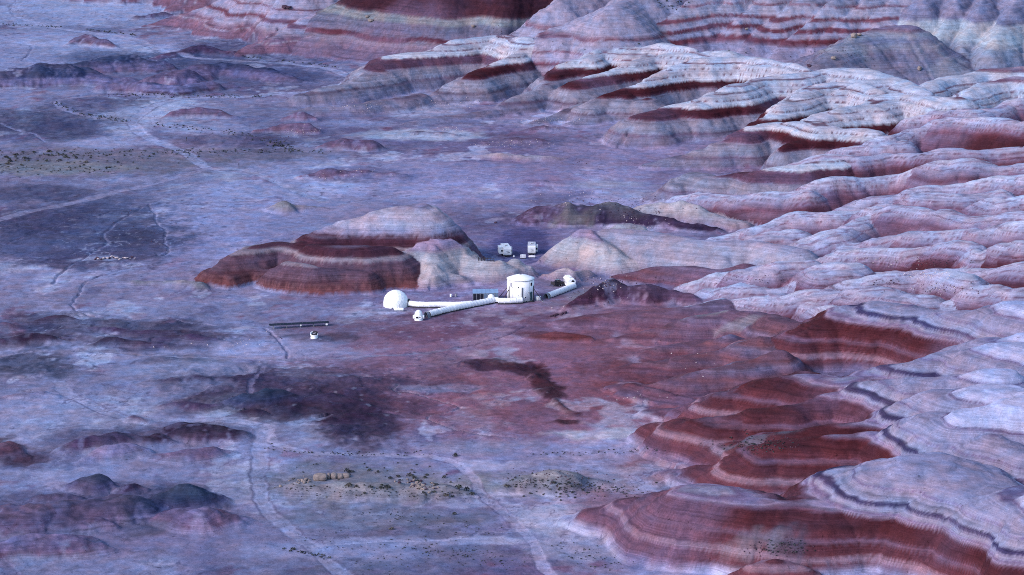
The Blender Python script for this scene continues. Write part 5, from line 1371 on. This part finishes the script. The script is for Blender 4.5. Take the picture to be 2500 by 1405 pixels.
# marker posts, barrels
for px, py, hgt, lab in [(583.5, 413, 1.9, 'thin dark marker post on a rock heap beside the road fork'), (455.5, 344, 1.4, 'short dark marker stake on the flat above the road fork')]:
    p_ = ground_at(px, py)
    mk = thing('marker_post', lab, 'post', p_)
    MB().bar((0, 0, -.1), (0, 0, hgt), .07).build('pole', DARK, mk)
    MB().box(-.14, .14, -.04, .04, hgt * .55, hgt).build('plate', DARK, mk)
for px, py, mt, lab in [(1101, 724.5, TANKW, 'pale round barrel on the clay behind the tunnels'), (1113, 724, MIDGREY, 'dark round barrel beside the pale barrel')]:
    p_ = ground_at(px, py)
    b_ = thing('barrel', lab, 'barrel', p_)
    MB().lathe([(.30, -.02), (.34, .1), (.36, .4), (.34, .75), (.30, .85)], 14).build('shell', mt, b_, True)
    MB().lathe([(.365, .38), (.365, .44)], 14).build('band', MIDGREY, b_)


# ------------------------------------------------------------------ stones
def rock_mesh(name, seed, sx, sy, sz, mat, sub=2, rough=.22):
    rnd = random.Random(seed)
    b_ = bmesh.new()
    bmesh.ops.create_icosphere(b_, subdivisions=sub, radius=1)
    ph = [rnd.uniform(0, 6) for _ in range(6)]
    for v in b_.verts:
        c = v.co
        n_ = 1 + rough * (math.sin(3 * c.x + ph[0]) * math.cos(2.6 * c.y + ph[1]) + .6 * math.sin(5 * c.z + ph[2] + 3 * c.x)) + rnd.uniform(-.08, .08)
        c = c * n_
        # blocky: press towards a box
        m_ = max(abs(c.x), abs(c.y), abs(c.z))
        c = c.lerp(c / m_ * .8, .45)
        v.co = Vector((c.x * sx, c.y * sy, c.z * sz))
    me = bpy.data.meshes.new(name)
    b_.to_mesh(me); b_.free()
    me.materials.append(mat)
    return me


ROCKS = {'b': [rock_mesh('boulder', i, 1, .8, .6, ROCKB, 2) for i in range(4)], 'p': [rock_mesh('stone', 10 + i, 1, .8, .55, ROCKP, 1) for i in range(3)], 'd': [rock_mesh('stone', 20 + i, 1, .8, .55, ROCKD, 1) for i in range(3)]}


def stone(name, px, py, size, kind, label, group, flat=1.0):
    p_ = ground_at(px, py)
    o = bpy.data.objects.new(name, random.choice(ROCKS[kind]))
    COL.objects.link(o)
    o.location = (p_.x, p_.y, p_.z + size * .22 * flat)
    s_ = size / 2
    o.scale = (s_ * random.uniform(.8, 1.25), s_ * random.uniform(.8, 1.2), s_ * random.uniform(.8, 1.2) * flat)
    o.rotation_euler = (random.uniform(-.15, .15), random.uniform(-.15, .15), random.uniform(0, 6.28))
    tag(o, label, 'rock', group)
    return o


# the sandstone cap of the shrub knoll: separate blocks side by side
for px, py, w_, d_, h_, lab in [(782, 1170, 2.9, 2.2, 1.7, 'big rounded sandstone block at the left end of the ledge'), (803, 1169, .7, 1.6, 1.5, 'narrow sandstone block beside the dark ledge crack'),
                                (815, 1169, 1.3, 1.8, 1.5, 'square sandstone block in the middle of the ledge'), (829, 1168, 1.6, 1.7, 1.2, 'low sandstone block right of the ledge middle'), (844, 1167, 1.7, 1.6, 1.15, 'last sandstone block at the right end of the ledge')]:
    p_ = ground_at(px, py)
    o = bpy.data.objects.new('sandstone_block', rock_mesh('sandstone_block', int(px), w_ / 1.55, d_ / 1.6, h_ / 1.6, ROCKB, 3, .07))
    COL.objects.link(o)
    o.location = (p_.x, p_.y, p_.z + h_ * .32)
    tag(o, lab, 'rock', 'sandstone blocks of the ledge')
for i in range(26):
    px, py, sz = random.gauss(740, 10), random.gauss(1176, 4), random.uniform(.4, 1.0)
    stone('boulder', px, py, sz, 'b', ('larger' if sz > .75 else 'small') + ' beige boulder heaped left of the sandstone ledge, ' + ('far side' if py < 1174 else 'near side') + (' toward the ledge' if px > 744 else ' away from it' if px < 736 else ' at mid heap'), 'boulders heaped left of the sandstone ledge')
for i in range(70):
    t = random.random()
    px, py, sz, kd = random.gauss(1000 + 40 * t, 16), random.gauss(1175 + 22 * t, 6), random.uniform(.3, 1.0), random.choice('bbbd')
    stone('boulder', px, py, sz, kd, ('larger ' if sz > .75 else 'mid sized ' if sz > .5 else 'small ') + ('dark' if kd == 'd' else 'beige') + ' boulder of the knoll fan, ' + ('top' if py < 1173 else 'upper' if py < 1183 else 'lower' if py < 1193 else 'foot') + (' left side' if px < 1005 else ' middle' if px < 1030 else ' right side'), 'boulders on the right end of the knoll')
stone('boulder', 685, 1189, 1.0, 'b', 'lone grey boulder left of the shrub knoll', None)
for i in range(34):
    px = 232 + 98 * (i + random.uniform(-.4, .4)) / 33
    kd, sz = ('d' if random.random() < .35 else 'p'), random.uniform(.4, 1.25)
    stone('stone', px, 632 - (px - 232) * .012 + random.uniform(-2, 2.4) + 1.5 * math.sin(px / 9), sz, kd, ('big ' if sz > .95 else 'mid sized ' if sz > .65 else 'small ') + ('dark' if kd == 'd' else 'pale') + ' stone of the long row on the dark flat, ' + ['left tip', 'left part', 'left of centre', 'right of centre', 'right part', 'right tip'][min(5, i * 6 // 34)], 'stones laid in a row on the dark flat')
stone('stone', 1348, 754, .55, 'p', 'white stone on the clay right of the tower, nearer the dark rubble', None)
stone('stone', 1377, 750, .5, 'p', 'small white stone at the foot of the dark stony hill', None)
for i in range(16):
    t = i / 15
    sz = random.uniform(.5, 1.3)
    stone('stone', 1346 + 36 * t + random.uniform(-1, 1), 775 - 10 * t + random.uniform(-2, 2), sz, 'd', ('big' if sz > .9 else 'small') + ' dark rubble stone below the stony hill, ' + ['left end', 'left of middle', 'right of middle', 'right end'][min(3, i // 4)] + ' of its row', 'dark rubble below the stony hill')
for px, py in [(683.5, 826), (687.5, 826.5)]:
    stone('stone', px, py, .5, 'd', 'small black stone left of the tiny observatory', 'black stones left of the tiny observatory')
for px, py, sz, k in [(1210, 545, 1.2, 'd'), (905, 52, 2.6, 'b'), (1155, 67, 2.0, 'b'), (897, 40, 2.0, 'b'), (2085, 92, 3.4, 'b'), (2098, 88, 2.4, 'b'), (2035, 143, 3.0, 'b'), (1975, 163, 2.6, 'd'), (1822, 76, 2.2, 'b'), (695, 24, 4, 'd'), (705, 18, 3, 'd'), (2245, 172, 3.0, 'b')]:
    stone('boulder', px, py, sz, k, {905: 'brown boulder under the dark red hill face', 1210: 'dark stone on the flat behind the red hill', 1155: 'lone boulder below the beige band of the red face', 897: 'upper brown boulder near the dark red face', 2085: 'largest boulder on the grey spur crest', 2098: 'lesser boulder beside the largest on the grey spur', 2035: 'brown boulder at the grey spur foot', 1975: 'dark boulder left of the grey spur foot', 1822: 'boulder on the striped slope', 695: 'dark boulder in the gully at the top left hills', 705: 'dark boulder above its twin in the gully', 2245: 'long block on the red bench at upper right'}[px], None)


# loose debris nobody could count: chips scattered over the slopes and flats
def scatter(name, label, areas, mat, size, count, seed):
    rnd = random.Random(seed)
    V, FC = [], []
    for cx, cy, rx, ry, wgt in areas:
        for _ in range(int(count * wgt)):
            px, py = rnd.gauss(cx, rx), rnd.gauss(cy, ry)
            p_ = ground_at(px, py)
            s_ = size * rnd.uniform(.5, 1.5)
            k0 = len(V)
            a = rnd.uniform(0, 6.28)
            for q_ in range(3):
                V.append((p_.x + s_ * math.cos(a + q_ * 2.1), p_.y + s_ * math.sin(a + q_ * 2.1), p_.z - .05))
            V.append((p_.x + rnd.uniform(-.3, .3) * s_, p_.y, p_.z + s_ * rnd.uniform(.5, 1.1)))
            FC += [(k0, k0 + 1, k0 + 3), (k0 + 1, k0 + 2, k0 + 3), (k0 + 2, k0, k0 + 3)]
    me = bpy.data.meshes.new(name)
    me.from_pydata(V, [], FC)
    me.materials.append(mat)
    o = bpy.data.objects.new(name, me)
    COL.objects.link(o)
    o["kind"] = "stuff"; o["label"] = label
    return o


scatter('pale_debris', 'pale stone chips scattered over benches and flats', [(2260, 672, 40, 6, 1), (2290, 705, 40, 6, .8), (2150, 640, 60, 5, .6), (880, 262, 40, 6, .5), (1120, 250, 40, 8, .6), (1340, 300, 40, 10, .8), (1250, 350, 60, 6, .8), (1100, 315, 20, 3, .5), (860, 425, 60, 6, .4),
        (1570, 975, 30, 8, .2), (560, 840, 90, 14, .4), (1100, 440, 120, 8, .3), (1400, 480, 60, 14, .3), (1550, 540, 50, 10, .3), (1480, 690, 40, 10, .4), (2250, 260, 40, 6, .3), (730, 320, 30, 6, .3), (1700, 880, 60, 20, .1)], ROCKP, .20, 110, 3)
scatter('dark_debris', 'dark stone crumbs scattered over slopes and flats', [(2270, 640, 40, 5, .8), (2300, 710, 50, 8, .7), (2160, 690, 30, 4, .4), (1840, 690, 60, 6, .3), (1500, 490, 60, 8, .8), (1560, 520, 50, 8, .6), (1500, 690, 50, 10, 1), (1440, 720, 30, 10, .5), (1360, 1165, 70, 14, .8), (1850, 1088, 60, 10, .8), (1910, 1340, 40, 10, .6), (640, 445, 200, 6, .2), (330, 560, 80, 20, .3), (1230, 86, 20, 6, .5), (2050, 130, 50, 14, .6), (480, 240, 120, 4, .5), (250, 285, 60, 6, .4), (700, 340, 60, 6, .4), (1380, 395, 80, 10, .3)], ROCKD, .22, 120, 4)


# ------------------------------------------------------------------ desert shrubs
def shrub_mesh(seed, mat, n=70):
    rnd = random.Random(seed)
    V, FC = [], []
    for _ in range(n):
        a, r_ = rnd.uniform(0, 6.28), math.sqrt(rnd.random())
        hgt = (1 - r_ * r_ * .75) * rnd.uniform(.35, 1.0)
        c = Vector((r_ * math.cos(a) * .5, r_ * math.sin(a) * .5, hgt * .55 + .03))
        q_ = Vector((rnd.gauss(0, 1), rnd.gauss(0, 1), rnd.gauss(0, 1))).normalized()
        u_ = q_.orthogonal().normalized(); w_ = q_.cross(u_)
        s_ = rnd.uniform(.07, .16)
        k0 = len(V)
        V += [c - u_ * s_, c + w_ * s_ * .6, c + u_ * s_, c - w_ * s_ * .6]
        FC.append((k0, k0 + 1, k0 + 2, k0 + 3))
    me = bpy.data.meshes.new('foliage')
    me.from_pydata([tuple(v) for v in V], [], FC)
    me.materials.append(mat)
    return me


FOL = [shrub_mesh(i, LEAF[i % 3]) for i in range(6)]
_st = MB()
for k in range(5):
    a = k * 1.26
    _st.bar((0, 0, -.1), (.28 * math.cos(a), .28 * math.sin(a), .36), .03, 4)
_so = _st.build('stems', STEM)
STM = _so.data
bpy.data.objects.remove(_so)


def shrub(px, py, size, label, group, stems=True, tall=1.0):
    p_ = ground_at(px, py)
    f_ = bpy.data.objects.new('desert_shrub', None)
    COL.objects.link(f_)
    f_.location = p_
    f_.rotation_euler = (0, 0, random.uniform(0, 6.28))
    size *= .70
    f_.scale = (size, size * random.uniform(.75, 1.1), size * tall)
    tag(f_, label, 'shrub', group)
    o = bpy.data.objects.new('foliage', random.choice(FOL)); COL.objects.link(o); o.parent = f_
    s_ = bpy.data.objects.new('stems', STM); COL.objects.link(s_); s_.parent = f_
    return f_


rs = random.Random(5)


def knoll_words(px, py, sz):
    a = 'Large' if sz > 1.9 else ('Mid sized' if sz > 1.1 else ('Small' if sz > .7 else 'Tiny'))
    b = ('left of the sandstone ledge' if px < 765 else 'below the sandstone ledge' if px < 870 and py > 1168 else 'behind the sandstone ledge' if px < 870 else 'left of boulder fan' if px < 960 else 'beside the boulder fan' if px < 1050 else 'right of boulder fan' if px < 1110 else 'by the road bend')
    c = 'on the back edge' if py < 1160 else ('mid slope' if py < 1190 else 'on the front slope')
    return (a + ' dark shrub ' + c + ' of the knoll, ' + b)


def pale_words(px, py, sz):
    a = 'Wider' if sz > .85 else 'Tiny'
    b = 'left foot' if px < 1335 else ('left flank' if px < 1375 else ('summit side' if px < 1415 else ('right flank' if px < 1460 else 'right foot')))
    c = 'upper' if py < 1182 else ('middle' if py < 1195 else 'lower')
    return a + ' grey green shrub on the ' + c + ' ' + b + ' of the pale knoll'


def strip_words(px, py, sz):
    a = 'Big' if sz > 2.2 else ('Mid sized' if sz > 1.4 else 'Small')
    b = 'at the frame edge' if px < 40 else ('near the left edge' if px < 110 else ('in the middle' if px < 220 else ('toward the road' if px < 340 else 'close to the road fork')))
    c = 'back row' if py < 378 else ('middle row' if py < 392 else 'front row')
    return a + ' dark shrub of the beige strip, ' + c + ', ' + b

G1 = 'shrubs on the sandstone knoll'
for px, py, sz in [(848, 1153, 2.4), (860, 1154, 1.6), (902, 1152, 1.8), (923, 1155, 1.3), (851, 1188, 2.6), (870, 1188, 1.4), (905, 1189, 2.2), (932, 1186, 1.4), (945, 1194, 2.6), (930, 1194, 1.8), (890, 1203, 1.3), (1000, 1163, 2.6), (1012, 1168, 2.2), (972, 1166, 1.8), (953, 1169, 1.6), (1037, 1167, 1.6), (1042, 1160, 1.6), (1085, 1168, 2.0), (1064, 1186, 2.2), (1120, 1194, 2.8), (1140, 1198, 2.6), (1152, 1205, 2.0), (1100, 1180, 1.2), (1060, 1200, 1.4), (1090, 1212, 2.0), (1105, 1210, 1.6), (976, 1173, 1.2), (1020, 1178, 1.6), (1035, 1202, 1.6)]:
    shrub(px, py, sz, knoll_words(px, py, sz), G1, True, rs.uniform(.7, 1.0))
for i in range(60):
    px, py, sz = rs.uniform(700, 1150), rs.uniform(1130, 1215), rs.uniform(.35, .9)
    shrub(px, py, sz, knoll_words(px, py, sz), G1)
G2 = 'shrubs strewn over the pale knoll right of the lower road'
for i in range(62):
    px, py, sz = rs.gauss(1390, 60), rs.gauss(1188, 15), rs.uniform(.5, 1.1)
    shrub(px, py, sz, pale_words(px, py, sz), G2)
shrub(1238, 1190, 2.4, 'wide green shrub alone right of the road bend', None, True, .7)
shrub(1110, 1257, 1.6, 'dark shrub alone on the grey flat under the knoll', None)
shrub(956, 1294, 1.7, 'green shrub alone on the grey flat, lower left', None)
shrub(1112, 1114, 2.0, 'green shrub above the road bend', None)
G3 = 'shrubs on the beige strip at the left edge'
for i in range(60):
    px = abs(rs.gauss(0, 170)) - 5
    py, sz = rs.gauss(384 + .02 * px, 12), rs.uniform(.8, 2.2)
    shrub(px, py, sz, strip_words(px, py, sz), G3, True, .8)
for px, py in [(15, 385), (40, 380), (25, 395), (60, 388), (20, 402), (160, 385), (210, 398), (120, 372)]:
    shrub(px, py, 3.0, strip_words(px, py, 3.0), G3, True, .8)


def shrub_line(name, label, pts, count, size, seed, jit=2.0):
    """rows of tiny bushes along the washes: too many and too small to count"""
    rnd = random.Random(seed)
    V, FC = [], []
    L = [math.dist(a, b) for a, b in zip(pts[:-1], pts[1:])] or [1]
    for _ in range(count):
        t = rnd.uniform(0, sum(L)); i = 0
        while t > L[i] and i < len(L) - 1:
            t -= L[i]; i += 1
        f = t / L[i]
        px = pts[i][0] + (pts[i + 1][0] - pts[i][0]) * f + rnd.gauss(0, jit * 1.5)
        py = pts[i][1] + (pts[i + 1][1] - pts[i][1]) * f + rnd.gauss(0, jit * .5)
        p_ = ground_at(px, py)
        s_ = size * rnd.uniform(.5, 1.4)
        for _k in range(7):
            c = p_ + Vector((rnd.uniform(-.5, .5) * s_, rnd.uniform(-.5, .5) * s_, rnd.uniform(.05, .5) * s_))
            q_ = Vector((rnd.gauss(0, 1), rnd.gauss(0, 1), rnd.gauss(0, 1))).normalized()
            u_ = q_.orthogonal().normalized() * s_ * .3; w_ = q_.cross(u_)
            k0 = len(V)
            V.extend([tuple(c - u_), tuple(c + w_), tuple(c + u_), tuple(c - w_)])
            FC.append((k0, k0 + 1, k0 + 2, k0 + 3))
    return V, FC


allV, allF = [], []
for k, (pts, cnt, sz, jit) in enumerate([([(0, 60), (140, 68)], 26, 1.2, 2), ([(210, 72), (330, 88)], 30, 1.2, 2), ([(130, 250), (200, 280), (310, 298)], 60, 1.0, 3), ([(370, 303), (480, 315), (600, 330), (700, 358)], 60, 1.0, 4), ([(250, 232), (480, 236), (650, 236)], 70, 1.0, 3),
                                         ([(480, 372), (700, 366), (800, 372)], 60, 1.0, 4), ([(590, 138), (830, 165)], 30, 1.1, 2), ([(100, 380), (480, 372)], 90, 1.1, 8), ([(0, 415), (320, 410)], 60, 1.0, 8), ([(660, 345), (720, 368)], 30, 1.2, 4),
                                         ([(640, 1045), (660, 1095), (740, 1108), (1080, 1110)], 60, .6, 4), ([(1000, 1330), (1250, 1380)], 90, .5, 16), ([(900, 1250), (1200, 1300)], 70, .5, 14), ([(1350, 1330), (1500, 1390)], 60, .5, 12), ([(1300, 1110), (1620, 1100)], 40, .6, 4),
                                         ([(700, 1340), (800, 1362)], 26, .8, 3), ([(730, 1300), (1000, 1390)], 60, .45, 20), ([(1260, 1175), (1560, 1205)], 160, .5, 12), ([(700, 1195), (1150, 1212)], 110, .45, 10), ([(1620, 0), (1660, 12)], 30, 1.2, 12), ([(1800, 1084), (1900, 1088)], 60, .7, 14), ([(1870, 1338), (1960, 1342)], 60, .6, 10), ([(1160, 105), (2050, 130)], 20, 1.0, 8)]):
    V, FC = shrub_line('x', '', pts, int(cnt * 1.3), sz * .62, 40 + k, jit * 1.5)
    o_ = len(allV)
    allV += V
    allF += [tuple(i + o_ for i in f) for f in FC]
me = bpy.data.meshes.new('scrub')
me.from_pydata(allV, [], allF)
me.materials.append(LEAF[2])
sb = bpy.data.objects.new('scrub', me)
COL.objects.link(sb)
sb["kind"] = "stuff"; sb["label"] = 'lines of tiny dark scrub along the washes and over the flats'
